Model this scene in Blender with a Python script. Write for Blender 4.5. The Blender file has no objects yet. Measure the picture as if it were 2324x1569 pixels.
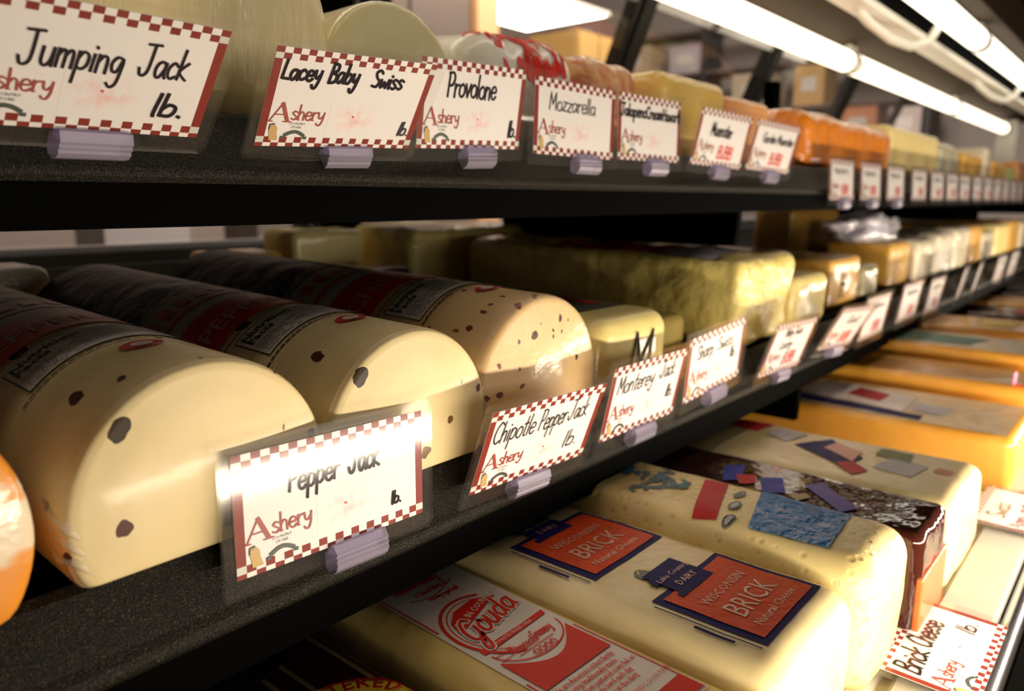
import bpy, bmesh, math, random
from mathutils import Vector, Matrix, noise
random.seed(7)
SC = bpy.context.scene
COL = SC.collection
R = math.radians

# ------------------------------------------------------------------ camera
F_PX, CX, CY = 1730.0, 1162.0, 784.5
cam_d = bpy.data.cameras.new('camera')
cam = bpy.data.objects.new('camera', cam_d)
COL.objects.link(cam)
cam_d.sensor_width = 36.0
cam_d.lens = 36.0 * F_PX / 2324.0
cam_d.clip_start = 0.005
cam_d.clip_end = 60
right = Vector((0.6479, -0.7617, 0.0))
up = Vector((0.1425, 0.1212, 0.9823))
fwd = Vector((0.7483, 0.6365, -0.1871))
M = Matrix((right, up, -fwd)).transposed().to_4x4()
M.translation = (0, 0, 1.2)
cam.matrix_world = M
cam_d.dof.use_dof = True
cam_d.dof.focus_distance = 0.33
cam_d.dof.aperture_fstop = 8.5
SC.camera = cam

# ------------------------------------------------------------------ world, colour management
w = bpy.data.worlds.new('world')
SC.world = w
w.use_nodes = True
w.node_tree.nodes['Background'].inputs[0].default_value = (1.0, 0.86, 0.72, 1)
w.node_tree.nodes['Background'].inputs[1].default_value = 0.07
SC.view_settings.view_transform = 'Standard'
SC.view_settings.look = 'None'
SC.view_settings.exposure = 0.0
SC.view_settings.gamma = 1.0
SC.view_settings.use_curve_mapping = False
try:
    SC.cycles.use_denoising = True
    SC.cycles.sample_clamp_indirect = 6.0
    SC.cycles.max_bounces = 8
    SC.cycles.transparent_max_bounces = 16
    SC.cycles.caustics_reflective = False
    SC.cycles.caustics_refractive = False
except Exception:
    pass

# ------------------------------------------------------------------ case lights and added fills
LEDGE_POS = (1.22, -0.003, 1.010)
TUBE_A, TUBE_B = 2.8, 2.6          # emission of the rear and the front canopy tubes


def area(name, loc, rot, sx, sy, power, col):
    d = bpy.data.lights.new(name, 'AREA')
    d.shape = 'RECTANGLE'
    d.size, d.size_y, d.energy, d.color = sx, sy, power, col
    o = bpy.data.objects.new(name, d)
    o.location, o.rotation_euler = loc, rot
    COL.objects.link(o)
    return o


# light strip in the front ledge of the case, aimed up and into the shelves
area('ledge_light', LEDGE_POS, (R(102), 0, 0), 2.2, 0.014, 7.4, (1.0, 0.85, 0.66))
# broad soft fill added on the customer's side, without any fixture
area('front_fill_light', (1.9, -2.6, 1.05), (R(90), 0, 0), 2.4, 0.7, 26.0, (1.0, 0.88, 0.76))
# fill added to brighten the shop room behind the case
area('room_fill_light', (4.0, 2.0, 3.8), (R(32), 0, 0), 4.0, 2.0, 380.0, (1.0, 0.86, 0.74))

# ------------------------------------------------------------------ material helpers
MATS = {}


class NT:
    def __init__(s, name):
        s.m = bpy.data.materials.new(name)
        s.m.use_nodes = True
        s.t = s.m.node_tree
        s.p = s.t.nodes['Principled BSDF']
        s.out = s.t.nodes['Material Output']

    def n(s, typ, **kw):
        nd = s.t.nodes.new(typ)
        for k, v in kw.items():
            if k.startswith('i_'):
                key = k[2:].replace('_', ' ')
                nd.inputs[key].default_value = v
            else:
                setattr(nd, k, v)
        return nd

    def l(s, a, b):
        s.t.links.new(a, b)

    def coord(s, scale=(1, 1, 1)):
        tc = s.n('ShaderNodeTexCoord')
        mp = s.n('ShaderNodeMapping')
        mp.inputs['Scale'].default_value = scale
        s.l(tc.outputs['Object'], mp.inputs['Vector'])
        return mp.outputs['Vector']

    def mix(s, fac, a, b):
        mx = s.n('ShaderNodeMix', data_type='RGBA')
        for sock, v in ((mx.inputs[0], fac), (mx.inputs[6], a), (mx.inputs[7], b)):
            if isinstance(v, (int, float)):
                sock.default_value = v
            elif isinstance(v, tuple):
                sock.default_value = (*v[:3], 1)
            else:
                s.l(v, sock)
        return mx.outputs[2]

    def noise(s, vec, scale, detail=3, rough=.5):
        nd = s.n('ShaderNodeTexNoise')
        nd.inputs['Scale'].default_value = scale
        nd.inputs['Detail'].default_value = detail
        nd.inputs['Roughness'].default_value = rough
        s.l(vec, nd.inputs['Vector'])
        return nd.outputs['Fac']

    def ramp(s, fac, lo, hi, a=(0, 0, 0), b=(1, 1, 1)):
        r = s.n('ShaderNodeValToRGB')
        e = r.color_ramp.elements
        e[0].position, e[1].position = lo, hi
        e[0].color, e[1].color = (*a, 1), (*b, 1)
        s.l(fac, r.inputs[0])
        return r.outputs[0]

    def bump(s, h, strength, dist, target='Normal'):
        b = s.n('ShaderNodeBump')
        b.inputs['Strength'].default_value = strength
        b.inputs['Distance'].default_value = dist
        s.l(h, b.inputs['Height'])
        s.l(b.outputs[0], s.p.inputs[target])


def flat(name, col, rough=.5, metal=0, spec=.5, coat=0, bump=None, var=0.0, emis=None):
    if name in MATS:
        return MATS[name]
    k = NT(name)
    k.p.inputs['Roughness'].default_value = rough
    k.p.inputs['Metallic'].default_value = metal
    k.p.inputs['Specular IOR Level'].default_value = spec
    k.p.inputs['Coat Weight'].default_value = coat
    k.p.inputs['Coat Roughness'].default_value = .12
    v = k.coord()
    if var:
        f = k.noise(v, 60, 3)
        dark = tuple(c * (1 - var) for c in col)
        c = k.mix(f, dark, col)
        k.l(c, k.p.inputs['Base Color'])
    else:
        k.p.inputs['Base Color'].default_value = (*col, 1)
    if bump:
        k.bump(k.noise(v, bump[0], 4), bump[1], bump[2])
    if emis:
        k.p.inputs['Emission Color'].default_value = (*emis[0], 1)
        k.p.inputs['Emission Strength'].default_value = emis[1]
    MATS[name] = k.m
    return k.m


def cheese(name, c1, c2, bump=(40, .3, .002), rough=.42, coat=.55, film=(35, .25, .003), fleck=None, sss=.12,
           pits=None, marble=None, slices=None, film_stretch=(1, 1, 1)):
    """a cheese under clear film: mottled body colour, flecks of pepper, wrinkled film as the coat"""
    if name in MATS:
        return MATS[name]
    k = NT(name)
    v = k.coord()
    base = k.mix(k.ramp(k.noise(v, 22, 4, .6), .35, .68), c1, c2)
    if marble:
        base = k.mix(k.ramp(k.noise(k.coord((1, .35, 1)), marble[1], 2, .4), .47, .52), base, marble[0])
    if fleck:
        cols, scale, size, keep, stretch = fleck
        vo = k.n('ShaderNodeTexVoronoi')
        vo.inputs['Scale'].default_value = scale
        wob = k.n('ShaderNodeTexNoise')
        wob.inputs['Scale'].default_value = 180
        wob.inputs['Detail'].default_value = 1
        vec = k.coord(stretch)
        k.l(vec, wob.inputs['Vector'])
        ad = k.n('ShaderNodeVectorMath', operation='MULTIPLY_ADD')
        k.l(wob.outputs['Color'], ad.inputs[0])
        ad.inputs[1].default_value = (.0045, .0045, .0045)
        k.l(vec, ad.inputs[2])
        k.l(ad.outputs[0], vo.inputs['Vector'])
        sep = k.n('ShaderNodeSeparateColor')
        k.l(vo.outputs['Color'], sep.inputs[0])
        th = k.n('ShaderNodeMath', operation='MULTIPLY')
        k.l(sep.outputs[0], th.inputs[0])
        th.inputs[1].default_value = size
        lt = k.n('ShaderNodeMath', operation='LESS_THAN')
        k.l(vo.outputs['Distance'], lt.inputs[0])
        k.l(th.outputs[0], lt.inputs[1])
        kp = k.n('ShaderNodeMath', operation='LESS_THAN')
        k.l(sep.outputs[1], kp.inputs[0])
        kp.inputs[1].default_value = keep
        mu = k.n('ShaderNodeMath', operation='MULTIPLY')
        k.l(lt.outputs[0], mu.inputs[0])
        k.l(kp.outputs[0], mu.inputs[1])
        cr = k.n('ShaderNodeValToRGB')
        cr.color_ramp.interpolation = 'CONSTANT'
        el = cr.color_ramp.elements
        el[0].position, el[0].color = 0, (*cols[0], 1)
        el[1].position, el[1].color = .45, (*cols[1], 1)
        e = el.new(.75)
        e.color = (*cols[2], 1)
        k.l(sep.outputs[2], cr.inputs[0])
        base = k.mix(mu.outputs[0], base, cr.outputs[0])
    if pits:
        vo = k.n('ShaderNodeTexVoronoi')
        vo.inputs['Scale'].default_value = pits[0]
        k.l(v, vo.inputs['Vector'])
        f = k.ramp(vo.outputs['Distance'], .12, pits[1], (1, 1, 1), (0, 0, 0))
        base = k.mix(f, base, pits[2])
        h2 = k.ramp(vo.outputs['Distance'], .1, pits[1] * 1.3)
    k.l(base, k.p.inputs['Base Color'])
    k.p.inputs['Roughness'].default_value = rough
    k.p.inputs['Subsurface Weight'].default_value = sss
    k.p.inputs['Subsurface Radius'].default_value = (.012, .008, .004)
    k.p.inputs['Subsurface Scale'].default_value = 1.0
    k.p.inputs['Specular IOR Level'].default_value = .3
    k.p.inputs['Coat Weight'].default_value = coat
    k.p.inputs['Coat Roughness'].default_value = .14
    if pits:
        k.bump(h2, .35, .0012)
    elif slices:
        wv = k.n('ShaderNodeTexWave', bands_direction='Y')
        wv.inputs['Scale'].default_value = slices
        wv.inputs['Distortion'].default_value = .6
        wv.inputs['Detail'].default_value = 1
        k.l(v, wv.inputs['Vector'])
        k.bump(wv.outputs['Fac'], .22, .0012)
    else:
        k.bump(k.noise(v, bump[0], 4), bump[1], bump[2])
    if coat:
        k.bump(k.noise(k.coord(film_stretch), film[0], 4, .55), film[1], film[2], 'Coat Normal')
    MATS[name] = k.m
    return k.m


def film_mat(name, tint=(1, 1, 1), gloss=.12, alpha=.12, body=(.9, .88, .85), rough=.06, bump=None, fres=1.0):
    """thin clear plastic: mostly see-through, a little milk, a glossy face"""
    if name in MATS:
        return MATS[name]
    k = NT(name)
    k.t.nodes.remove(k.p)
    tr = k.n('ShaderNodeBsdfTransparent')
    tr.inputs[0].default_value = (*tint, 1)
    df = k.n('ShaderNodeBsdfDiffuse')
    df.inputs[0].default_value = (*body, 1)
    gl = k.n('ShaderNodeBsdfGlossy')
    gl.inputs['Roughness'].default_value = rough
    m1 = k.n('ShaderNodeMixShader')
    m1.inputs[0].default_value = alpha
    k.l(tr.outputs[0], m1.inputs[1])
    k.l(df.outputs[0], m1.inputs[2])
    lw = k.n('ShaderNodeLayerWeight')
    fr = k.n('ShaderNodeMath', operation='POWER')
    k.l(lw.outputs['Facing'], fr.inputs[0])
    fr.inputs[1].default_value = 4.5
    mm = k.n('ShaderNodeMath', operation='MULTIPLY_ADD')
    k.l(fr.outputs[0], mm.inputs[0])
    mm.inputs[1].default_value = fres
    mm.inputs[2].default_value = .035 * fres + gloss * .1
    mm.use_clamp = True
    m2 = k.n('ShaderNodeMixShader')
    k.l(mm.outputs[0], m2.inputs[0])
    k.l(m1.outputs[0], m2.inputs[1])
    k.l(gl.outputs[0], m2.inputs[2])
    k.l(m2.outputs[0], k.out.inputs[0])
    if bump:
        b = k.n('ShaderNodeBump')
        b.inputs['Strength'].default_value = bump[1]
        b.inputs['Distance'].default_value = bump[2]
        k.l(k.noise(k.coord(), bump[0], 3), b.inputs['Height'])
        k.l(b.outputs[0], gl.inputs['Normal'])
    MATS[name] = k.m
    return k.m


# ------------------------------------------------------------------ object helpers
def mesh_obj(name, verts, faces, mats, parent=None, fm=None, smooth=True):
    me = bpy.data.meshes.new(name)
    me.from_pydata([tuple(v) for v in verts], [], faces)
    mats = mats if isinstance(mats, (list, tuple)) else [mats]
    for m in mats:
        me.materials.append(m)
    if fm:
        for p, i in zip(me.polygons, fm):
            p.material_index = i
    if smooth:
        me.polygons.foreach_set('use_smooth', [True] * len(me.polygons))
    me.update()
    o = bpy.data.objects.new(name, me)
    COL.objects.link(o)
    if parent:
        o.parent = parent
    return o


def tag(o, label, cat, group=None, kind=None):
    if label:
        o['label'] = label
    if cat:
        o['category'] = cat
    if group:
        o['group'] = group
    if kind:
        o['kind'] = kind
    return o


def thing(name, label, cat, loc=(0, 0, 0), rot=(0, 0, 0), group=None):
    o = bpy.data.objects.new(name, None)
    o.empty_display_size = .02
    COL.objects.link(o)
    o.location, o.rotation_euler = loc, rot
    return tag(o, label, cat, group)


class MB:
    """collects boxes, prisms and tubes into one mesh"""

    def __init__(s):
        s.v, s.f, s.m = [], [], []

    def add(s, v, f, mi=0):
        b = len(s.v)
        s.v += [tuple(x) for x in v]
        s.f += [tuple(i + b for i in q) for q in f]
        s.m += [mi] * len(f)

    def box(s, x0, x1, y0, y1, z0, z1, mi=0):
        v = [(x, y, z) for z in (z0, z1) for y in (y0, y1) for x in (x0, x1)]
        s.add(v, [(0, 2, 3, 1), (4, 5, 7, 6), (0, 1, 5, 4), (2, 6, 7, 3), (0, 4, 6, 2), (1, 3, 7, 5)], mi)

    def prism_x(s, prof, x0, x1, mi=0):
        """closed profile of (y, z) extruded along x"""
        n = len(prof)
        v = [(x0, y, z) for y, z in prof] + [(x1, y, z) for y, z in prof]
        f = [(i, (i + 1) % n, n + (i + 1) % n, n + i) for i in range(n)]
        f += [tuple(range(n - 1, -1, -1)), tuple(range(n, 2 * n))]
        s.add(v, f, mi)

    def tube(s, pts, r, n=10, mi=0, cap=True):
        rings = []
        pts = [Vector(p) for p in pts]
        for i, p in enumerate(pts):
            d = (pts[min(i + 1, len(pts) - 1)] - pts[max(i - 1, 0)]).normalized()
            a = d.cross(Vector((0, 0, 1)))
            if a.length < 1e-4:
                a = d.cross(Vector((0, 1, 0)))
            a.normalize()
            b = d.cross(a)
            rr = r[i] if isinstance(r, (list, tuple)) else r
            rings.append([p + (a * math.cos(t) + b * math.sin(t)) * rr for t in [2 * math.pi * j / n for j in range(n)]])
        v = [q for rg in rings for q in rg]
        f = []
        for i in range(len(rings) - 1):
            for j in range(n):
                f.append((i * n + j, i * n + (j + 1) % n, (i + 1) * n + (j + 1) % n, (i + 1) * n + j))
        if cap:
            f.append(tuple(range(n - 1, -1, -1)))
            f.append(tuple((len(rings) - 1) * n + j for j in range(n)))
        s.add(v, f, mi)

    def build(s, name, mats, parent=None, smooth=False):
        return mesh_obj(name, s.v, s.f, mats, parent, s.m, smooth)


def catmull(pts, n=5):
    if len(pts) < 3:
        return pts
    out = []
    P = [pts[0]] + pts + [pts[-1]]
    for i in range(1, len(P) - 2):
        p0, p1, p2, p3 = P[i - 1], P[i], P[i + 1], P[i + 2]
        for k in range(n):
            t = k / n
            out.append(tuple(.5 * (2 * p1[j] + (p2[j] - p0[j]) * t + (2 * p0[j] - 5 * p1[j] + 4 * p2[j] - p3[j]) * t * t
                                   + (3 * p1[j] - p0[j] - 3 * p2[j] + p3[j]) * t ** 3) for j in (0, 1)))
    out.append(pts[-1])
    return out


def P(s):
    return [[tuple(float(c) for c in q.split(',')) for q in st.split()] for st in s.split(';')]


HAND = {
    'a': (.56, '.42,.45 .3,.55 .1,.48 .03,.25 .12,.03 .28,.05 .42,.3 .44,.5;.44,.52 .43,.2 .52,.02'),
    'b': (.52, '.06,1 .05,.02;.05,.3 .2,.52 .4,.45 .42,.2 .3,.02 .06,.04'),
    'c': (.48, '.4,.45 .25,.55 .06,.4 .05,.15 .2,.01 .42,.1'),
    'e': (.5, '.05,.28 .4,.32 .35,.52 .15,.53 .03,.28 .12,.03 .3,0 .44,.12'),
    'g': (.56, '.42,.5 .2,.55 .04,.35 .12,.1 .3,.12 .42,.48 .43,.1 .38,-.3 .2,-.42 .04,-.3'),
    'h': (.5, '.05,1 .05,0;.05,.3 .2,.53 .36,.45 .39,0'),
    'i': (.2, '.07,.52 .07,0;.08,.76 .1,.72'),
    'k': (.5, '.06,1 .05,0;.38,.58 .07,.26 .44,0'),
    'l': (.2, '.08,1 .06,.2 .08,0'),
    'm': (.68, '.05,.55 .05,0;.05,.35 .18,.53 .29,.45 .3,0;.3,.35 .43,.53 .55,.45 .57,0'),
    'n': (.52, '.05,.55 .05,0;.05,.32 .2,.53 .36,.45 .4,0'),
    'o': (.5, '.25,.55 .05,.4 .06,.1 .25,0 .43,.15 .42,.42 .25,.55'),
    'p': (.52, '.06,.55 .04,-.42;.06,.35 .2,.55 .4,.45 .4,.15 .22,.02 .06,.1'),
    'r': (.38, '.05,.55 .05,0;.05,.3 .15,.5 .33,.52'),
    's': (.44, '.38,.48 .2,.56 .06,.43 .2,.3 .36,.16 .22,0 .03,.07'),
    't': (.36, '.16,.95 .15,.08 .3,.02;0,.6 .32,.62'),
    'u': (.52, '.05,.55 .06,.12 .2,0 .36,.15 .41,.55;.41,.55 .42,0'),
    'v': (.46, '.03,.55 .2,0;.2,0 .42,.56'),
    'w': (.62, '.03,.5 .12,.03 .28,.4 .42,.03 .57,.52'),
    'y': (.5, '.05,.55 .1,.2 .25,.15 .4,.35;.44,.55 .4,0 .28,-.38 .1,-.4 .03,-.25'),
    'z': (.46, '.04,.53 .38,.53;.38,.53 .04,.02;.04,.02 .4,.02'),
    'B': (.56, '.08,1 .06,0;.06,.98 .4,.95 .42,.65 .1,.52 .46,.42 .46,.08 .06,0'),
    'C': (.56, '.5,.85 .3,1 .06,.7 .05,.3 .25,0 .52,.12'),
    'H': (.6, '.05,1 .05,0;.5,1 .5,0;.05,.52 .5,.52'),
    'J': (.68, '.1,1 .64,1.02;.4,1 .4,.25 .3,.02 .1,0 0,.22'),
    'L': (.5, '.08,1 .06,.6 .05,.05;.05,.05 .45,.02'),
    'M': (.72, '.05,0 .1,1;.1,1 .33,.3;.33,.3 .56,1;.56,1 .62,0'),
    'P': (.54, '.08,1 .06,0;.02,.98 .35,1 .48,.78 .35,.5 .08,.45'),
    'S': (.54, '.48,.85 .3,1 .08,.85 .2,.58 .45,.35 .35,.05 .05,.08'),
    'G': (.6, '.52,.82 .3,1 .06,.7 .06,.25 .3,0 .54,.2 .54,.45;.54,.45 .34,.45'),
    'd': (.54, '.42,.45 .22,.55 .04,.35 .1,.05 .28,.04 .42,.3;.45,1 .43,.2 .5,.02'),
    '.': (.2, '.06,.06 .1,.04'),
    '~': (.9, '.02,.4 .12,.55 .18,.1 .3,.5 .4,.1 .5,.55 .6,.15 .7,.5 .86,.1'),
    '^': (.8, '.05,.0 .1,.8;.1,.6 .25,.55 .3,.1 .42,.5 .5,.1 .6,.5 .75,.1'),
    ' ': (.36, ''),
}


class Ink:
    """flat print: strokes, polygons and type laid out in 2D (metres), then mapped on a surface"""

    def __init__(s):
        s.v, s.f, s.m = [], [], []
        s.lay = {}

    def poly(s, pts, mi=0):
        b = len(s.v)
        s.v += [tuple(p) for p in pts]
        s.f.append(tuple(range(b, b + len(pts))))
        s.m.append(mi)
        s.lay[b] = len(s.lay)

    def rect(s, x0, y0, x1, y1, mi=0, n=1, ny=1):
        for i in range(n):
            for j in range(ny):
                a, c = x0 + (x1 - x0) * i / n, x0 + (x1 - x0) * (i + 1) / n
                e, g = y0 + (y1 - y0) * j / ny, y0 + (y1 - y0) * (j + 1) / ny
                s.poly([(a, e), (c, e), (c, g), (a, g)], mi)

    def stroke(s, pts, w, mi=0, caps=True):
        pts = [Vector(p) for p in pts]
        q = [pts[0]]
        for p in pts[1:]:
            if (p - q[-1]).length > 1e-6:
                q.append(p)
        pts = q
        if len(pts) < 2:
            return
        b = len(s.v)
        s.lay[b] = len(s.lay)
        for i, p in enumerate(pts):
            d = (pts[min(i + 1, len(pts) - 1)] - pts[max(i - 1, 0)])
            d = d.normalized() if d.length > 0 else Vector((1, 0))
            ww = (w(i / (len(pts) - 1)) if callable(w) else w) / 2
            nn = Vector((-d.y, d.x)) * ww
            if caps and i == 0:
                p = p - d * ww * .8
            if caps and i == len(pts) - 1:
                p = p + d * ww * .8
            s.v += [tuple(p + nn), tuple(p - nn)]
        for i in range(len(pts) - 1):
            s.f.append((b + 2 * i + 1, b + 2 * i + 3, b + 2 * i + 2, b + 2 * i))
            s.m.append(mi)

    def hand(s, text, x, y, h, wd, mi=0, slant=.1, xs=1.0, jitter=.03, end=None):
        """hand lettering; with end the width is fitted"""
        tot = sum(HAND[c][0] for c in text)
        if end is not None:
            xs = (end - x) / (tot * h)
        rr = random.Random(text)
        cx = 0
        for c in text:
            adv, d = HAND[c]
            if d:
                jy = rr.uniform(-jitter, jitter)
                for st in P(d):
                    pts = catmull(st) if len(st) > 2 else st
                    s.stroke([(x + (cx + px + py * slant) * h * xs, y + (py + jy) * h) for px, py in pts], wd, mi)
            cx += adv
        return x + cx * h * xs

    def type(s, text, x, y, h, mi=0, xs=1.0, align='LEFT', slant=0.0, rot=0.0, res=1, bold=0.0):
        cu = bpy.data.curves.new('type', 'FONT')
        cu.body = text
        cu.size = h
        cu.align_x = align
        cu.resolution_u = res
        cu.shear = slant
        cu.offset = bold
        ob = bpy.data.objects.new('type', cu)
        me = bpy.data.meshes.new_from_object(ob)
        b = len(s.v)
        cr, sr = math.cos(rot), math.sin(rot)
        for vv in me.vertices:
            px, py = vv.co.x * xs, vv.co.y
            s.v.append((x + px * cr - py * sr, y + px * sr + py * cr))
        for p in me.polygons:
            s.f.append(tuple(b + i for i in p.vertices))
            s.m.append(mi)
        bpy.data.objects.remove(ob)
        bpy.data.curves.remove(cu)
        bpy.data.meshes.remove(me)

    def arc(s, cx, cy, rx, ry, a0, a1, w, mi=0, n=40):
        s.stroke([(cx + rx * math.cos(R(a0 + (a1 - a0) * i / n)), cy + ry * math.sin(R(a0 + (a1 - a0) * i / n)))
                  for i in range(n + 1)], w, mi, False)

    def ellipse(s, cx, cy, rx, ry, mi=0, n=32):
        s.poly([(cx + rx * math.cos(2 * math.pi * i / n), cy + ry * math.sin(2 * math.pi * i / n)) for i in range(n)], mi)

    def build(s, name, mats, parent, mapf):
        v, lay = [], 0
        for i, (x, y) in enumerate(s.v):          # later strokes lie a hair above earlier ones
            lay = s.lay.get(i, lay)
            p = Vector(mapf(x, y))
            if lay:
                nn = (Vector(mapf(x + 2e-4, y)) - p).cross(Vector(mapf(x, y + 2e-4)) - p)
                if nn.length > 0:
                    p += nn.normalized() * min(lay, 400) * 1.5e-6
            v.append(p)
        return mesh_obj(name, v, s.f, mats, parent, s.m, False)


# ------------------------------------------------------------------ common materials
PAPER = flat('card_paper', (.84, .80, .77), .45, spec=.4)
CHECK_RED = flat('check_red', (.23, .024, .014), .4, spec=.2)
CHECK_GREY = flat('check_grey', (.62, .62, .55), .45)
INK = flat('marker_ink', (.012, .007, .012), .6, spec=.08)
LOGO_RED = flat('logo_red', (.36, .05, .035), .5)
LOGO_GREEN = flat('logo_dark_green', (.05, .065, .05), .5)
LOGO_TAN = flat('logo_tan', (.58, .36, .12), .5)
PINK = flat('pink_trace', (.86, .62, .62), .5)
PRICE_RED = flat('price_red', (.75, .10, .09), .5)
SLEEVE = film_mat('clear_sleeve', gloss=.06, alpha=.012, body=(.8, .74, .70), rough=.10)
CLIP = film_mat('lavender_clip_plastic', tint=(.86, .82, .95), gloss=.1, alpha=.40, body=(.50, .45, .58), rough=.28, fres=.6)


def black_texture():
    k = NT('black_textured_metal')
    v = k.coord()
    n = k.noise(v, 1500, 2, .6)
    sp = k.ramp(k.noise(v, 2100, 1, .4), .58, .74)
    k.l(k.mix(sp, (.009, .0078, .006), (.085, .073, .050)), k.p.inputs['Base Color'])
    k.p.inputs['Roughness'].default_value = .42
    k.p.inputs['Specular IOR Level'].default_value = .10
    k.bump(n, .7, .0006)
    return k.m


BLACK_TEX = black_texture()
BLACK = flat('black_metal', (.0008, .0008, .0008), .7, spec=.02)
DARKBROWN = flat('brown_painted_channel', (.040, .027, .016), .7, spec=.08)
WHITE_PAINT = flat('white_painted_metal', (.78, .74, .66), .4)
GREYTRIM = flat('warm_grey_trim', (.40, .375, .32), .45, bump=(90, .08, .001), var=.1)
CHROME = flat('brushed_bumper_metal', (.55, .55, .60), .25, metal=1)
STEEL = flat('steel_tray', (.80, .77, .70), .45)
TUBE_MAT_A = flat('rear_tube_glow', (1, 1, 1), .5, emis=((1.0, .88, .66), TUBE_A))
TUBE_MAT_B = flat('front_tube_glow', (1, 1, 1), .5, emis=((1.0, .90, .72), TUBE_B))

# ------------------------------------------------------------------ the refrigerated case
X0, X1 = -.45, 3.6
case = thing('display_case', 'black base of the refrigerated cheese case with steel deck, grey trim and bumper rail', 'display case', (0, 0, 0))
Z_DECK = .955
b = MB(); b.box(X0, X1, .079, .80, Z_DECK - .02, Z_DECK)
b.build('deck_tray', STEEL, case)
b = MB(); b.prism_x([(.048, .935), (.048, .9585), (.050, .9605), (.077, .9605), (.079, .959), (.079, .935)], X0, X1)
b.build('trim_plate', GREYTRIM, case)
b = MB()
b.prism_x([(.047 - .006 + .006 * math.cos(R(t)), .953 + .006 * math.sin(R(t))) for t in range(0, 360, 30)], X0, X1)
b.build('bumper_rail', CHROME, case, True)
b = MB(); b.box(X0, X1, .0395, .80, .10, .935)
b.build('base_panel', BLACK, case)
b = MB(); b.box(X0, X1, .10, .78, .0, .10)
b.build('kick_plate', BLACK, case)
b = MB(); b.prism_x([(-.018, .945), (-.018, 1.020), (-.006, 1.020), (-.006, .955), (.034, .955), (.034, .945)], X0, X1)
tag(b.build('front_ledge', BLACK), 'black front ledge of the case holding the light strip, below the picture', 'ledge')
for nm, xa, xb, lab in (('left', X0 - .03, X0, 'black end panel closing the case on the left, out of view'), ('right', X1, X1 + .03, 'black end panel closing the case at its far right end')):
    b = MB(); b.box(xa, xb, -.06, 1.13, 0, 1.70 if nm == 'left' else .99)
    tag(b.build('case_end_panel', BLACK), lab, 'panel')
canopy = thing('case_canopy', 'dark canopy over the case with brown and white lamp channels', 'canopy', (0, 0, 0))
b = MB(); b.prism_x([(0.0635, 1.4921), (0.1333, 1.4921), (0.1333, 1.5873), (0.6223, 1.5873), (0.6223, 1.6572), (0.0635, 1.6572)], X0, X1)
b.build('canopy_hood', BLACK, canopy)
b = MB(); b.prism_x([(0.4255, 1.5112), (0.5144, 1.4794), (0.5461, 1.4985), (0.5461, 1.5861), (0.4255, 1.5861)], X0, X1)
b.build('lamp_channel', DARKBROWN, canopy)
b = MB(); b.prism_x([(0.3759, 1.4845), (0.4140, 1.4845), (0.4191, 1.4921), (0.4191, 1.4990), (0.3765, 1.4960)], X0, X1)
b.build('white_channel', WHITE_PAINT, canopy)
b = MB(); b.box(X0, X1, .385, .4190, 1.499, 1.5861)
b.build('channel_hanger', BLACK, canopy)
b = MB(); b.prism_x([(0.2819, 1.5277), (0.3200, 1.5327), (0.3200, 1.5861), (0.2731, 1.5861)], X0, X1)
b.build('front_channel', DARKBROWN, canopy)


# ------------------------------------------------------------------ shelves
def shelf(name, label, y0, z0, yb, tilt, cut=None):
    """black shelf: textured price rail that leans outwards, plain front below it, deck and brackets"""
    t = thing(name, label, 'shelf')
    a = .026
    dz = lambda y: (y - y0 - .018) * math.tan(tilt)
    nose = [(y0 + .018, z0), (y0 + .014, z0 - .002), (y0 + .003, z0 - a + .004)]
    nose += [(y0 + .0015 - .0015 * math.sin(R(q)), z0 - a - .001 + .0035 * math.cos(R(q)) - .001) for q in (30, 60, 90, 120)]
    nose += [(y0 + .002, z0 - a - .006), (y0 + .006, z0 - a - .006), (y0 + .024, z0 - .004)]
    b = MB(); b.prism_x(nose[::-1], X0, X1)
    b.build('price_rail', BLACK_TEX, t)
    b = MB(); b.prism_x([(y0 + .003, z0 - a - .006), (y0 + .003, z0 - .050), (y0 + .03, z0 - .050), (y0 + .03, z0 - a - .006)], X0, X1)
    b.build('front_face', BLACK, t)
    b = MB(); b.prism_x([(y0 + .024, z0 - .008), (yb, z0 - .008 + dz(yb)), (yb, z0 + dz(yb)), (y0 + .024, z0 + dz(y0 + .024))], X0, X1)
    b.build('shelf_panel', BLACK, t)
    for x in (.7115, 1.945, 3.15):
        b = MB()
        v = [(y0 + .005, z0 - .050), (y0 + .007, z0 - .083), (yb, z0 - .083), (yb, z0 - .012 + dz(yb)), (y0 + .03, z0 - .012), (y0 + .03, z0 - .050)]
        b.prism_x(v, x, x + .009)
        b.build('bracket', BLACK, t)
    return t


ZU, YU = 1.239, .313
ZL, YL = 1.0755, .243
TILT = R(1.7)
shelf('upper_shelf', 'upper black shelf with speckled price rail holding the Jumping Jack row', YU, ZU, .62, 0)
shelf('lower_shelf', 'middle black shelf with speckled price rail under the pepper jack loaves', YL, ZL, .70, TILT)


def zl(y):
    return ZL + (y - YL - .018) * math.tan(TILT)


# ------------------------------------------------------------------ rounded loaves
def lump(p, amp, fr, seed):
    return amp * (noise.noise(Vector(p) * fr + Vector((seed, seed * .7, -seed))) + .5 * noise.noise(Vector(p) * fr * 2.3 + Vector((-seed, 3, seed))))


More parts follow.
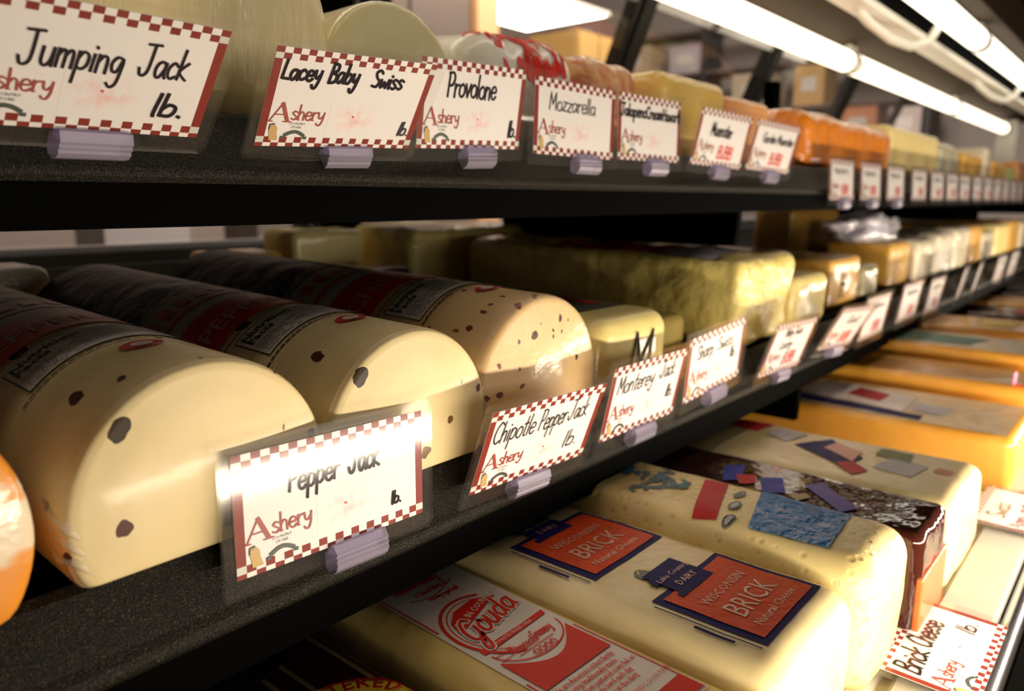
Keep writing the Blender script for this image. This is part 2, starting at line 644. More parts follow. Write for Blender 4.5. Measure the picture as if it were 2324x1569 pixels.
class Block:
    """a loaf of cheese: rounded box, origin at the middle of its base front edge"""

    def __init__(s, w, d, h, r=.008, amp=0.0, fr=40, seed=1.0, taper=0.0, n=14, dome=0.0):
        s.w, s.d, s.h, s.r, s.amp, s.fr, s.seed, s.taper, s.n, s.dome = w, d, h, r, amp, fr, seed, taper, n, dome

    def disp(s, p, nrm):
        p = Vector(p)
        q = p + Vector(nrm) * (lump(p, s.amp, s.fr, s.seed) if s.amp else 0)
        if s.dome:
            q.z += s.dome * max(0, p.z / s.h) * (1 - (2 * p.x / s.w) ** 2) * (1 - (2 * (p.y - s.d / 2) / s.d) ** 2)
        if s.taper:
            q.x *= 1 - s.taper * p.z / s.h
        if q.z < 0.0:
            q.z = 0.0
        return q

    def top(s, x, y, off=.0005):
        """surface point above (x, y) of the loaf's top"""
        hx, r = s.w / 2, s.r
        dx = max(0, abs(x) - (hx - r)); dy = max(0, (r - y), y - (s.d - r))
        dd = min(math.hypot(dx, dy), r * .999)
        z = s.h - r + math.sqrt(r * r - dd * dd)
        q = s.disp((x, y, z), (0, 0, 1))
        return (q.x, q.y, q.z + off * .7)

    def front(s, x, z, off=.0006):
        q = s.disp((x, 0, z), (0, -1, 0))
        return (q.x, q.y - off, q.z)

    def mesh(s, name, mat, parent):
        half = Vector((s.w / 2, s.d / 2, s.h / 2))
        r = min(s.r, min(half) * .98)

        def axis(hh):
            a = []
            for t in (0, .15, .33, .52, .74):
                a.append(-hh + r * t)
            k = max(2, int(s.n * min(1.0, hh / .06)))
            inner = [-(hh - r) + 2 * (hh - r) * i / k for i in range(k + 1)]
            a += inner + [-q for q in a[::-1]]
            return a
        ax = [axis(half.x), axis(half.y), axis(half.z)]
        idx, V, Fc = {}, [], []

        def put(p):
            key = tuple(round(c, 6) for c in p)
            if key not in idx:
                inner = Vector([max(-(half[i] - r), min(half[i] - r, p[i])) for i in range(3)])
                dv = Vector(p) - inner
                nn = dv.normalized() if dv.length > 0 else Vector((0, 0, 1))
                q = inner + nn * r
                q += Vector((0, half.y, half.z))
                idx[key] = len(V)
                V.append(s.disp(q, nn))
            return idx[key]
        for a in range(3):
            u, vv = [(1, 2), (2, 0), (0, 1)][a]
            for sg in (-1, 1):
                U, W = ax[u], ax[vv]
                for i in range(len(U) - 1):
                    for j in range(len(W) - 1):
                        q = []
                        for (ii, jj) in ((i, j), (i + 1, j), (i + 1, j + 1), (i, j + 1)):
                            p = [0, 0, 0]
                            p[a] = sg * half[a]
                            p[u], p[vv] = U[ii], W[jj]
                            q.append(put(p))
                        if sg < 0:
                            q = q[::-1]
                        if len(set(q)) == 4:
                            Fc.append(tuple(q))
        return mesh_obj(name, V, Fc, mat, parent)


def block(name, label, cat, x0, x1, y0, d, z, h, mat, r=.008, amp=0., fr=40, seed=1., rotz=0., group=None, tilt=0., taper=0., dome=0., part='body'):
    t = thing(name, label, cat, ((x0 + x1) / 2, y0, z), (tilt, 0, rotz), group)
    bl = Block(x1 - x0, d, h, r, amp, fr, seed, taper, dome=dome)
    bl.mesh(part, mat, t)
    return t, bl


# ------------------------------------------------------------------ D-shaped rolls
class Roll:
    def __init__(s, r, cz, length):
        s.r, s.cz, s.len = r, cz, length
        N = 72
        pts = []
        for i in range(N):
            a = 2 * math.pi * i / N
            pts.append([r * math.sin(a), cz + r * math.cos(a)])
        for p in pts:
            if p[1] < 0:
                p[1] = 0
        for _ in range(2):
            pts = [[(pts[i - 1][0] + 2 * pts[i][0] + pts[(i + 1) % N][0]) / 4, (pts[i - 1][1] + 2 * pts[i][1] + pts[(i + 1) % N][1]) / 4] for i in range(N)]
        s.prof = pts
        s.mid = (max(p[1] for p in pts)) / 2

    def mesh(s, name, mat, parent, dome=.003, wob=.0002, seed=1.):
        st = [(0, .88), (.0004, .93), (.0014, .965), (.0032, .988), (.006, 1.0)]
        k = 30
        st += [(.006 + (s.len - .015) * i / k, 1.0) for i in range(1, k)]
        st += [(s.len - .009, 1.0), (s.len - .0045, .98), (s.len - .002, .95), (s.len, .88)]
        N = len(s.prof)
        V = [(0, -dome, s.mid)]
        F = []
        for q in (.3, .6):
            for px, pz in s.prof:
                V.append((px * q * .8, -dome * (1 - q * q), s.mid + (pz - s.mid) * q * .8))
        for y, sc in st:
            for px, pz in s.prof:
                g = 1 + lump((px, y, pz), wob, 30, seed) / s.r
                V.append((px * sc * g, y, max(0.0, s.mid + (pz - s.mid) * sc * (g if pz > .01 else 1))))
        nr = len(st) + 2
        for j in range(N):
            F.append((0, 1 + j, 1 + (j + 1) % N))
        for i in range(nr - 1):
            for j in range(N):
                a, c = 1 + i * N + j, 1 + i * N + (j + 1) % N
                F.append((a, a + N, c + N, c))
        V.append((0, s.len, s.mid))
        e = len(V) - 1
        for j in range(N):
            F.append((e, 1 + (nr - 1) * N + (j + 1) % N, 1 + (nr - 1) * N + j))
        return mesh_obj(name, V, F, mat, parent)

    def on(s, deg, y, off=.0006):
        """point on the skin: degrees from the crest (plus is to the right), depth from the front"""
        a = R(deg)
        off *= .6
        px, pz = s.r * math.sin(a), s.cz + s.r * math.cos(a)
        return (px + off * math.sin(a), y, max(0.0004, pz + off * math.cos(a)))

    def band(s, name, mat, parent, y0, y1, a0, a1, off, fm=None):
        n, m = 48, max(2, int((y1 - y0) / .012))
        V = [s.on(a0 + (a1 - a0) * i / n, y0 + (y1 - y0) * j / m, off) for j in range(m + 1) for i in range(n + 1)]
        F = [(j * (n + 1) + i, j * (n + 1) + i + 1, (j + 1) * (n + 1) + i + 1, (j + 1) * (n + 1) + i) for j in range(m) for i in range(n)]
        return mesh_obj(name, V, F, mat, parent)

# ------------------------------------------------------------------ pepper jack loaves and colby roll on the middle shelf
PJ = cheese('pepper_jack', (.82, .67, .37), (.76, .60, .30), fleck=(((.09, .02, .015), (.05, .035, .015), (.16, .08, .02)), 78, .33, .97, (1, .75, .85)),
            slices=115, film=(28, .16, .002), coat=.18)
CPJ = cheese('chipotle_jack', (.80, .57, .30), (.70, .46, .20), fleck=(((.16, .02, .012), (.07, .02, .015), (.30, .05, .02)), 118, .30, .98, (1, .8, 1)),
             film=(45, .35, .003), coat=.45)
COLBY = cheese('colby_jack', (.84, .72, .52), (.82, .66, .42), marble=((.82, .30, .03), 48), film=(40, .3, .003))
WRAP_DARK = flat('dark_back_label', (.006, .0055, .007), .4, spec=.05, coat=.05, bump=(45, .8, .004), var=.5)
BAND_RED = flat('band_red', (.70, .020, .022), .35, spec=.06, coat=0)
BAND_CREAM = flat('band_cream', (.62, .55, .38), .4, spec=.06, coat=0)
BAND_WHITE = flat('band_white', (.66, .62, .56), .4, spec=.06, coat=0)
TYPE_BLACK = flat('type_black', (.02, .02, .02), .5)
TYPE_GREY = flat('type_grey', (.22, .21, .20), .5)
TYPE_PALE = flat('type_pale', (.62, .42, .34), .5)
BADGE_RED = flat('badge_red', (.55, .03, .03), .4)
GATHER = film_mat('gathered_film', gloss=.1, alpha=.3, body=(.85, .80, .70), rough=.4, fres=.5)
CLEAR = film_mat('clear_film', gloss=.6, alpha=.10, body=(.9, .88, .82), rough=.08, bump=(130, .8, .004))


def pepper_roll(name, label, cx, y0, r, cz, length, mat, word, seed, blur=False, a_lim=(-62, 58), group=None):
    t = thing(name, label, 'cheese', (cx, y0, zl(y0)), (TILT, 0, 0), group)
    ro = Roll(r, cz, length)
    ro.mesh('cheese_body', mat, t, seed=seed)
    lo, hi = a_lim
    y_ = lambda v: v - y0
    ro.band('back_label', WRAP_DARK, t, y_(.432), length - .004, -95, 95, .0006)
    ro.band('cream_band', BAND_CREAM, t, y_(.398), y_(.432), lo - 20, hi + 20, .0005)
    ro.band('white_band', BAND_WHITE, t, y_(.388), y_(.3985), lo - 20, hi + 20, .0007)
    red = ro.band('red_band', BAND_RED, t, y_(.348), y_(.388), lo - 20, hi + 20, .0007)
    MAP = lambda off: (lambda u, v: ro.on(math.degrees(u / r), v, off))
    k = Ink()
    k.rect(-r * 1.4, y_(.401), r * 1.4, y_(.405), 0, 30)
    rr = random.Random(seed)
    for i in range(11):
        a = R(-70 + 13 * i) * r
        k.rect(a, y_(.412) + rr.uniform(-.002, .002), a + .007, y_(.424), 0, 2)
    k.build('red_print', [BAND_RED], t, MAP(.0009))
    k = Ink()
    k.type(word, R(-52) * r, y_(.358), .0185, xs=.92, res=2)
    k.build('name_lettering', [TYPE_PALE], red, MAP(.0012))
    # nutrition box
    box = ro.band('nutrition_label', flat('label_grey', (.66, .63, .58), .5, spec=.08), t, y_(.308), y_(.338), -47, 44, .0006)
    k = Ink()
    u0, u1 = R(-47) * r, R(44) * r
    for a, c in (((u0, y_(.308)), (u0, y_(.338))),):
        k.stroke([a, c], .0006)
    for v in (.308, .338):
        k.rect(u0, y_(v) - .0003, u1, y_(v) + .0003, 0, 24)
    k.type('Nutrition', u0 + .002, y_(.3305), .0075, res=1, bold=.00025)
    k.type('Facts', u0 + .002, y_(.3245), .0075, res=1, bold=.00025)
    for i in range(5):
        k.type(('Serving Size 1 oz (28g)', 'Servings Varied', 'Calories 110   Fat Cal. 80', 'Total Fat 9g    15%', 'Sodium 180mg    8%')[i],
               u0 + .002, y_(.3205) - i * .0026, .0027, res=1)
    for i in range(9):
        x0 = u0 + .024 + rr.uniform(0, .002)
        k.rect(x0, y_(.334) - i * .0028, x0 + rr.uniform(.016, .024), y_(.334) - i * .0028 + .0007, 1, 8)
        k.rect(x0 + .027, y_(.334) - i * .0028, x0 + .027 + rr.uniform(.010, .020), y_(.334) - i * .0028 + .0007, 1, 8)
    k.build('nutrition_print', [TYPE_BLACK, TYPE_GREY], box, MAP(.0010))
    for v, wd in ((.3045, .0011), (.3425, .0008)):
        k = Ink()
        for i in range(26):
            a = R(-54 + i * 4.1) * r
            k.rect(a, y_(v) - wd / 2, a + R(3.3) * r, y_(v) + wd / 2, 0, 2)
        k.build('ring_print', [TYPE_BLACK], t, MAP(.0008))
    k = Ink()
    c = (R(-4) * r, y_(.291))
    k.poly([(c[0] + .0075 * math.cos(q) * (1 if abs(math.cos(q)) < .8 else 1.1), c[1] + .0058 * math.sin(q)) for q in [2 * math.pi * i / 24 for i in range(24)]], 0)
    b = k.build('red_badge', [BADGE_RED], t, MAP(.0008))
    k = Ink()
    k.ellipse(c[0], c[1], .0042, .0033, 0)
    k.build('badge_emblem', [BAND_WHITE], b, MAP(.0010))
    k = Ink()
    k.type('REAL', c[0], c[1] - .0008, .0022, 0, align='CENTER')
    k.build('badge_word', [BADGE_RED], b, MAP(.0012))
    # twisted film ends gathered at the foot of the front face
    for sx, n in ((-1, 3), (1, 3)):
        b = MB()
        for i in range(n):
            p = [Vector((sx * r * (.84 + .02 * i), .001, .006 + .006 * i)), Vector((sx * r * (.93 + .02 * i), .001, .012 + .006 * i)),
                 Vector((sx * r * (.98), .006, .012 + .007 * i)), Vector((sx * r * .98, .016, .018 + .006 * i))]
            b.tube(p, [.0008, .0016, .0016, .0006], 6)
        b.build('film_gather', GATHER, t, True)
    return t


pepper_roll('pepper_jack_loaf', 'cream pepper jack loaf with flecks behind the left edge of the Pepper Jack card', .128, .250, .050, .0205, .335, PJ, 'PEPPER-JACK', 1.3)
pepper_roll('pepper_jack_loaf', 'cream pepper jack loaf second from left, its red band reading PEPPER', .2255, .250, .0495, .0195, .345, PJ, 'PEPPER-JACK', 4.1)
pepper_roll('chipotle_jack_loaf', 'tan orange speckled loaf behind the Chipotle Pepper Jack card', .3215, .252, .0535, .0215, .345, CPJ, 'CHIPOTLE', 7.7)
t = thing('colby_roll', 'orange and white marbled roll cut off by the left edge', 'cheese', (.0215, .247, zl(.247)), (TILT, 0, 0))
Roll(.050, .028, .33).mesh('cheese_body', COLBY, t, seed=2.2)

# ------------------------------------------------------------------ price cards
W_, H_ = .089, .047


def card_mesh(parent):
    """paper with its two-row chequered border and solid red sides, one mesh"""
    v, f, m = [], [], []
    nx = 23
    cw = W_ / nx
    rows = [0, .0019, .0049, .0417, .0444, .0470]
    for j in range(5):
        for i in range(nx):
            x0, x1, z0, z1 = -W_ / 2 + cw * i, -W_ / 2 + cw * (i + 1), rows[j], rows[j + 1]
            edge = i in (0, nx - 1)
            if j == 0:
                c = 1 if i % 2 == 0 else 0
            elif j == 1:
                c = 2 if edge else (1 if i % 2 else 0)
            elif j == 2:
                c = 1 if edge else 0
            elif j == 3:
                c = 2 if edge else (1 if i % 2 else 0)
            else:
                c = 1 if i % 2 == 0 else 0
            b = len(v)
            v += [(x0, 0, z0), (x1, 0, z0), (x1, 0, z1), (x0, 0, z1)]
            f.append((b, b + 1, b + 2, b + 3)); m.append(c)
    b = len(v)
    for y in (0, .0004):
        v += [(-W_ / 2, y, 0), (W_ / 2, y, 0), (W_ / 2, y, H_), (-W_ / 2, y, H_)]
    f += [(b + 4, b + 7, b + 6, b + 5), (b, b + 4, b + 5, b + 1), (b + 1, b + 5, b + 6, b + 2), (b + 2, b + 6, b + 7, b + 3), (b + 3, b + 7, b + 4, b)]
    m += [0] * 5
    return mesh_obj('card', v, f, [PAPER, CHECK_RED, CHECK_GREY], parent, m, False)


def logo(parent, mapf0, s=1.0):
    mapf = lambda u, v: mapf0(-.0395 + (u + .0395) * .88, .0128 + (v - .0178) * .80)
    k = Ink()
    x, z = -.0395, .0178
    # large serif A: thin left leg, thick right leg
    k.stroke([(x - .0008, z - .0003), (x + .0050, z + .0112)], .0007)
    k.stroke([(x + .0046, z + .0112), (x + .0096, z - .0003)], .0021, caps=False)
    k.stroke([(x + .0018, z + .0040), (x + .0074, z + .0040)], .0006)
    k.stroke([(x - .0022, z - .0003), (x + .0010, z - .0003)], .0006)
    k.stroke([(x + .0070, z - .0003), (x + .0117, z - .0003)], .0006)
    cx = x + .0112
    h = .0092
    for c in 'shery':
        adv, d = HAND[c]
        for st in P(d):
            pts = catmull(st)
            k.stroke([(cx + px * h * .95, z + .0012 + (py * h if c != 'y' or py > 0 else py * h * .8)) for px, py in pts], .0009)
        if c in 'hr':
            k.stroke([(cx - .0002, z + .0012), (cx + .0013, z + .0012)], .0005)
        cx += adv * h * .92
    k.build('logo_name', [LOGO_RED], parent, mapf)
    k = Ink()
    k.type('COUNTRY', .0155 + x, z - .0020, .0020, align='CENTER')
    k.type('STORE', .0155 + x, z - .0042, .0020, align='CENTER')
    pts = [(x + .0095 + .0120 * i / 12, z - .0090 + .0026 * math.sin(math.pi * i / 12)) for i in range(13)]
    k.stroke(pts, .0021, caps=False)
    k.stroke([(x + .0078, z - .0102), (x + .0100, z - .0100)], .0018, caps=False)
    k.stroke([(x + .0210, z - .0100), (x + .0232, z - .0102)], .0018, caps=False)
    k.build('logo_ribbon', [LOGO_GREEN], parent, mapf)
    k = Ink()
    k.poly([(x + .0012, z - .0120), (x + .0010, z - .0085), (x + .0002, z - .0055), (x + .0008, z - .0030), (x + .0032, z - .0022),
            (x + .0048, z - .0040), (x + .0050, z - .0070), (x + .0064, z - .0120)], 0)
    k.stroke([(x + .0002, z - .0050), (x + .0004, z - .0022), (x + .0026, z - .0018)], .0007, 1)
    k.build('logo_churn', [LOGO_TAN, LOGO_GREEN], parent, mapf)


def smudge_mat(seed):
    k = NT('pink_smudge')
    v = k.coord()
    tc = k.n('ShaderNodeTexCoord')
    gr = k.n('ShaderNodeTexGradient', gradient_type='SPHERICAL')
    mp = k.n('ShaderNodeMapping')
    mp.inputs['Location'].default_value = (-.004 * 90, 0, -.0155 * 90)
    mp.inputs['Scale'].default_value = (70, 70, 95)
    mp.inputs['Location'].default_value = (-.004 * 70, 0, -.0155 * 95)
    k.l(tc.outputs['Object'], mp.inputs['Vector'])
    k.l(mp.outputs[0], gr.inputs[0])
    n = k.ramp(k.noise(v, 190, 2), .42, .72)
    mu = k.n('ShaderNodeMath', operation='MULTIPLY')
    k.l(n, mu.inputs[0])
    k.l(gr.outputs['Fac'], mu.inputs[1])
    k.l(k.mix(mu.outputs[0], (.84, .80, .77), (.88, .42, .42)), k.p.inputs['Base Color'])
    k.p.inputs['Roughness'].default_value = .45
    return k.m


SMUDGE = smudge_mat(1)
_clip_cache = {}


def clip_part(parent, cx):
    if 'm' not in _clip_cache:
        prof = [(-.0052, -.0020), (-.0046, -.0032), (-.0054, -.0042), (-.0048, -.0054), (-.0054, -.0064), (-.0044, -.0090), (-.0020, -.0112),
                (.0012, -.0112), (.0030, -.0090), (.0030, -.0030), (.0016, -.0018), (.0016, .0022), (.0006, .0022), (.0006, -.0030), (-.0012, -.0036),
                (-.0012, .0012), (-.0030, .0012)]
        b = MB()
        b.prism_x(prof[::-1], -.0130, .0130)
        o = b.build('clip', CLIP, parent)
        _clip_cache['m'] = o.data
    else:
        o = bpy.data.objects.new('clip', _clip_cache['m'])
        COL.objects.link(o)
        o.parent = parent
    o.location.x = cx
    return o


def sleeve_part(parent):
    if 's' not in _clip_cache:
        x, z0, z1, r = .0497, -.0070, .0515, .0025
        b = MB()
        for y in (-.0011, .0009):
            pts = [(-x, z0), (x - r, z0), (x, z0 + r), (x, z1), (-x, z1)]
            b.add([(px, y, pz) for px, pz in pts], [(0, 1, 2, 3, 4)])
        for (ax, az), (bx, bz) in (((-x, z0), (x - r, z0)), ((x, z0 + r), (x, z1)), ((-x, z1), (-x, z0))):
            b.add([(ax, -.0011, az), (bx, -.0011, bz), (bx, .0009, bz), (ax, .0009, az)], [(0, 1, 2, 3)])
        o = b.build('sleeve', SLEEVE, parent)
        _clip_cache['s'] = o.data
    else:
        o = bpy.data.objects.new('sleeve', _clip_cache['s'])
        COL.objects.link(o)
        o.parent = parent
    return o


CARD_ME = []


def price_card(pose, label, texts, clip_x=.006, with_logo=True, smudge=True, price=False, group=None, ink=INK, clip=True, lx=0.0):
    x, y, z, rx, ry, rz = pose
    t = thing('price_card', label, 'price card', (x, y, z), (rx, ry, rz), group)
    if not CARD_ME:
        CARD_ME.append(card_mesh(t).data)
    else:
        o = bpy.data.objects.new('card', CARD_ME[0])
        COL.objects.link(o)
        o.parent = t
    mp = lambda off: (lambda u, v: (u, -off, v))
    k = Ink()
    for tx, x0, x1, zz, h, wd in texts:
        k.hand(tx, -W_ / 2 + x0 * W_, zz * H_, h, wd, end=-W_ / 2 + x1 * W_)
    if k.f:
        k.build('handwriting', [ink], t, mp(.0004))
    if with_logo:
        logo(t, mp(.0003))
    if smudge:
        k = Ink()
        k.rect(-.010, .0075, .019, .0235)
        k.build('price_smudge', [SMUDGE], t, mp(.00005))
        k = Ink()
        k.ellipse(.0035, .0165, .0006, .0006)
        k.build('price_dot', [PRICE_RED], t, mp(.0003))
    if price:
        k = Ink()
        k.hand('B.BB', -.004, .0075, .0105, .0022, end=.022)
        k.build('price_figures', [PRICE_RED], t, mp(.0003))
    sleeve_part(t)
    if clip:
        clip_part(t, clip_x)
    return t


LB = lambda x0, x1, z, h, wd: ('lb.', x0, x1, z, h, wd)
price_card((0.1153, 0.3000, 1.2247, 0.666, -0.005, 0.075), 'large Jumping Jack price card in a clear sleeve, leftmost on the upper rail',
           [('Jumping', .22, .60, .50, .0120, .0010), ('Jack', .655, .865, .52, .0120, .0010), LB(.755, .90, .18, .0095, .0014)], clip_x=.004)
price_card((0.2366, 0.3130, 1.2255, 0.600, -0.035, -0.032), 'Lacey Baby Swiss price card in a clear sleeve on the upper rail',
           [('Lacey', .055, .275, .70, .0086, .0013), ('Baby', .32, .50, .70, .0092, .0014), ('Swiss', .59, .80, .69, .0086, .0013),
            LB(.875, .955, .16, .0075, .0009)], clip_x=.006)
price_card((0.3343, 0.3160, 1.2297, 0.181, -0.042, 0.028), 'Provolone price card in a clear sleeve on the upper rail',
           [('Provolone', .23, .70, .60, .0125, .0013), LB(.86, .95, .15, .0095, .0012)], clip_x=.006)
price_card((0.4316, 0.3110, 1.2290, 0.024, 0.008, -0.014), 'Mozzarella price card with thin grey lettering on the upper rail',
           [('Mozzarella', .16, .74, .60, .0105, .0008)], clip_x=.012)
price_card((0.5282, 0.3100, 1.2298, 0, -0.004, -0.014), 'price card with bold Jalapeno line across its full width, on the upper rail',
           [('JalapenoCreamHavarti', .02, .99, .66, .0085, .0015)], clip_x=.008)
price_card((0.6525, 0.3150, 1.2297, 0.210, 0.028, -0.061), 'Muenster price card with red price figures, in front of the tall yellow block',
           [('Muenster', .24, .66, .55, .0105, .0016)], smudge=False, price=True)
price_card((0.7659, 0.3140, 1.2285, 0.228, 0.034, -0.088), 'two word price card with red figures, beside the Muenster card',
           [('Garden', .2, .5, .58, .0085, .0012), ('Muenster', .53, .92, .58, .0085, .0012)], smudge=False, price=True)
price_card((0.1745, 0.2400, 1.0634, -0.008, 0.016, -0.027), 'Pepper Jack price card in a clear sleeve, in focus on the middle rail',
           [('Pepper', .25, .51, .595, .0095, .0011), ('Jack', .56, .735, .60, .0105, .0013), LB(.80, .862, .19, .0055, .0009)], clip_x=.008)
price_card((0.2953, 0.2390, 1.0593, 0.351, 0.019, -0.035), 'Chipotle Pepper Jack price card in a clear sleeve on the middle rail',
           [('Chipotle', .055, .40, .60, .0120, .0007), ('Pepper', .43, .68, .60, .0120, .0007), ('Jack', .695, .88, .62, .0120, .0007),
            LB(.73, .87, .24, .0105, .0008)], clip_x=.000)
price_card((0.4051, 0.2400, 1.0592, 0.213, 0.010, 0.011), 'Monterey Jack price card in a clear sleeve on the middle rail',
           [('Monterey', .08, .56, .62, .0110, .0008), ('Jack', .64, .86, .66, .0110, .0008), LB(.80, .90, .33, .0085, .0010)], clip_x=.004)
price_card((0.5101, 0.2410, 1.0637, 0.120, -0.064, 0.0), 'Sharp Swiss price card in a clear sleeve below the tall holed block',
           [('Sharp', .14, .42, .62, .0100, .0008), ('Swiss', .50, .78, .64, .0095, .0008), LB(.76, .86, .42, .0080, .0011)], clip_x=.004)
price_card((0.6384, 0.2410, 1.0552, 0.316, 0.029, -0.011), 'price card with two scrawled lines and red figures, right of the Sharp Swiss card',
           [('Baby', .28, .46, .74, .0075, .0010), ('Swiss', .50, .70, .74, .0075, .0010), ('Lacey', .25, .55, .50, .0080, .0010)], smudge=False, price=True)
price_card((0.7656, 0.2360, 1.0581, 0.478, 0.063, -0.032), 'yellowed price card tipped far forward under the orange block',
           [('Goat', .35, .72, .62, .0085, .0010)], smudge=False, price=True)

UP = 'small upright price cards far along the upper rail'
for i, x in enumerate((.976, 1.094, 1.215, 1.352, 1.476, 1.592, 1.705, 1.83, 1.95, 2.07, 2.19, 2.31, 2.43)):
    places = ('at the left end of the far upper row', 'second in the far upper row', 'third in the far upper row',
              'fourth in the far upper row, below the cream block', 'fifth in the far upper row', 'sixth in the far upper row', 'seventh in the far upper row',
              'eighth in the far upper row', 'ninth in the far upper row', 'tenth in the far upper row', 'eleventh in the far upper row',
              'twelfth in the far upper row', 'last at the right end of the far upper row')
    price_card((x, .305, 1.2005, -.05, 0, 0), 'upright price card with red figures, ' + places[i],
               [('~', .12, .75, .62, .013, .0016)], with_logo=i < 2, smudge=False, price=True, clip=i < 3, group=UP)
LO = 'small upright price cards far along the middle rail'
for (x, z, rx, rz), s in zip(((.888, 1.052, .16, .0), (1.0365, 1.0535, .15, .0), (1.172, 1.049, .15, .02), (1.352, 1.052, .2, .1), (1.475, 1.052, .2, .1), (1.70, 1.05, .16, 0), (1.86, 1.05, .16, 0)),
                         ('partly behind the yellowed tipped card', 'with red figures below the far orange block', 'with grey top line left of the white packs',
                          'leaning at the foot of the white packs', 'second at the foot of the white packs', 'below the far yellow block', 'last on the right of the middle rail')):
    price_card((x, .236, z, rx, 0, rz), 'upright price card on the middle rail, ' + s, [('~', .15, .8, .66, .013, .0016)], with_logo=False, smudge=False,
               price=True, clip=False, group=LO)
# cards lying on the grey trim of the deck
price_card((.4345, .0410, .9640, -1.545, 0, 0), 'Brick Cheese price card lying flat on the grey front trim',
           [('Brick', .07, .36, .58, .0125, .0014), ('Cheese', .40, .76, .60, .0120, .0014), LB(.74, .89, .27, .0095, .0009)], clip=False)
price_card((.676, .0410, .9640, -1.545, 0, 0), 'glinting price card lying flat on the grey trim at the right edge',
           [('Swiss', .2, .6, .55, .012, .0012)], smudge=False, price=True, clip=False)
price_card((.318, .046, .9640, -1.545, 0, .05), 'price card lying on the trim at the bottom edge, mostly out of frame', [], smudge=False, clip=False)
k = MB()
k.box(-.0075, .0075, 0, .0006, 0, .012)
t = k.build('pink_tag', flat('hot_pink', (.85, .06, .22), .5))
t.location = (.8985, .0985, 1.0178)
tag(t, 'small hot pink tag lying on the plain orange loaf at the right edge', 'tag')

# ------------------------------------------------------------------ loaves on the deck
MUSTARD = cheese('orange_cheddar', (.72, .36, .05), (.62, .28, .03), film=(30, .35, .003), coat=.6)
IVORY = cheese('ivory_cheese', (.82, .69, .38), (.74, .60, .28), film=(150, .45, .0035), coat=.7, bump=(25, .25, .002))
GOLD_IVORY = cheese('gouda_body', (.82, .64, .25), (.70, .50, .15), film=(20, .15, .002), coat=.5)
HOLEY = cheese('holed_ivory', (.84, .70, .34), (.78, .61, .22), film=(120, .9, .005), coat=.8, pits=(150, .26, (.70, .52, .20)))
BROWNWAX = flat('dark_brown_wrap', (.040, .010, .006), .07, spec=.45, bump=(16, .6, .008))
REDORANGE = cheese('red_wax_front', (.62, .13, .03), (.52, .10, .03), coat=.4)
NAVY = flat('print_navy', (.016, .014, .11), .5, spec=.08)
BRICKRED = flat('print_brick_red', (.66, .075, .016), .4, spec=.15, bump=(260, .5, .002))
PALETYPE = flat('print_pale', (.72, .45, .36), .45, coat=.5)
LABELRED = flat('print_red', (.74, .026, .010), .45, spec=.2)
LABELWHITE = flat('label_white', (.84, .79, .76), .45, spec=.25)
YELLOWP = flat('print_yellow', (.72, .52, .04), .45)
BLUEFILM = flat('label_blue', (.016, .20, .55), .12, spec=.4, coat=0, bump=(120, 1.0, .006))
BLUEP = flat('print_blue', (.03, .045, .36), .45, spec=.1)
VIOLET = flat('print_violet', (.12, .09, .36), .45, spec=.12)
TEAL = flat('print_teal', (.03, .16, .11), .45)
SILVER = flat('print_silver', (.50, .48, .52), .4, spec=.3)
REDP = flat('print_crimson', (.50, .012, .015), .45, spec=.15)
GREENP = flat('print_olive', (.16, .20, .05), .45)
GREYBLUE = flat('print_greyblue', (.10, .14, .15), .45)
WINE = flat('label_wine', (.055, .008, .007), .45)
STRAW = flat('print_straw', (.34, .27, .12), .5)
SALMON = flat('print_salmon', (.62, .22, .14), .4)


def patch(name, bl, t, mat, pts, off=.0007, n=8):
    """a printed label lying on the top of a loaf; pts is a quad in (x, y)"""
    a, b, c, d = [Vector(p) for p in pts]
    V, F = [], []
    for j in range(n + 1):
        for i in range(n + 1):
            u, v = i / n, j / n
            p = a * (1 - u) * (1 - v) + b * u * (1 - v) + c * u * v + d * (1 - u) * v
            V.append(bl.top(p.x, p.y, off))
    for j in range(n):
        for i in range(n):
            q = j * (n + 1) + i
            F.append((q, q + 1, q + n + 2, q + n + 1))
    return mesh_obj(name, V, F, mat, t)


def rectq(x0, y0, x1, y1):
    return [(x0, y0), (x1, y0), (x1, y1), (x0, y1)]


# Gouda loaf
t, bl = block('gouda_loaf', 'long cream Gouda loaf with red and white label on the deck, nearest the camera', 'cheese', .1935, .2630, .072, .262, Z_DECK, .0565, GOLD_IVORY, r=.011, rotz=R(-2.5), part='cheese_body')
OX, OY = .22825, .072
lab = patch('label', bl, t, LABELWHITE, rectq(-.0240, .045, .0258, .209), .0006, 10)
G = lambda off: (lambda x, y: bl.top(x, y, off))
k = Ink()
# red rules along the long sides
k.rect(.0240, .046, .0247, .112, 0, 1, 12)
k.rect(-.0230, .150, -.0222, .206, 0, 1, 12)
k.rect(-.0232, .046, -.0224, .098, 0, 1, 12)
# back rule with a wave
for i in range(16):
    x0 = -.0235 + i * .0031
    k.poly([(x0, .2035 + .0012 * math.sin(i * .6)), (x0 + .0031, .2035 + .0012 * math.sin((i + 1) * .6)), (x0 + .0031, .2080), (x0, .2080)])
# cursive maker's lines
k.hand('Minnesota Creamery'.replace('M', 'M').replace('C', 'C'), -.015, .189, .0072, .0008, slant=.35, end=.012)
k.hand('a Special Blend of'.replace('f', 't'), -.009, .181, .0040, .0005, slant=.3, end=.011)
k.stroke(catmull([(-.014, .1795), (-.004, .1765), (.006, .1790), (.016, .1840)]), .0007)
k.hand('rich~y aged milk'.replace('d', 'd'), -.006, .1735, .0038, .0005, slant=.3, end=.012)
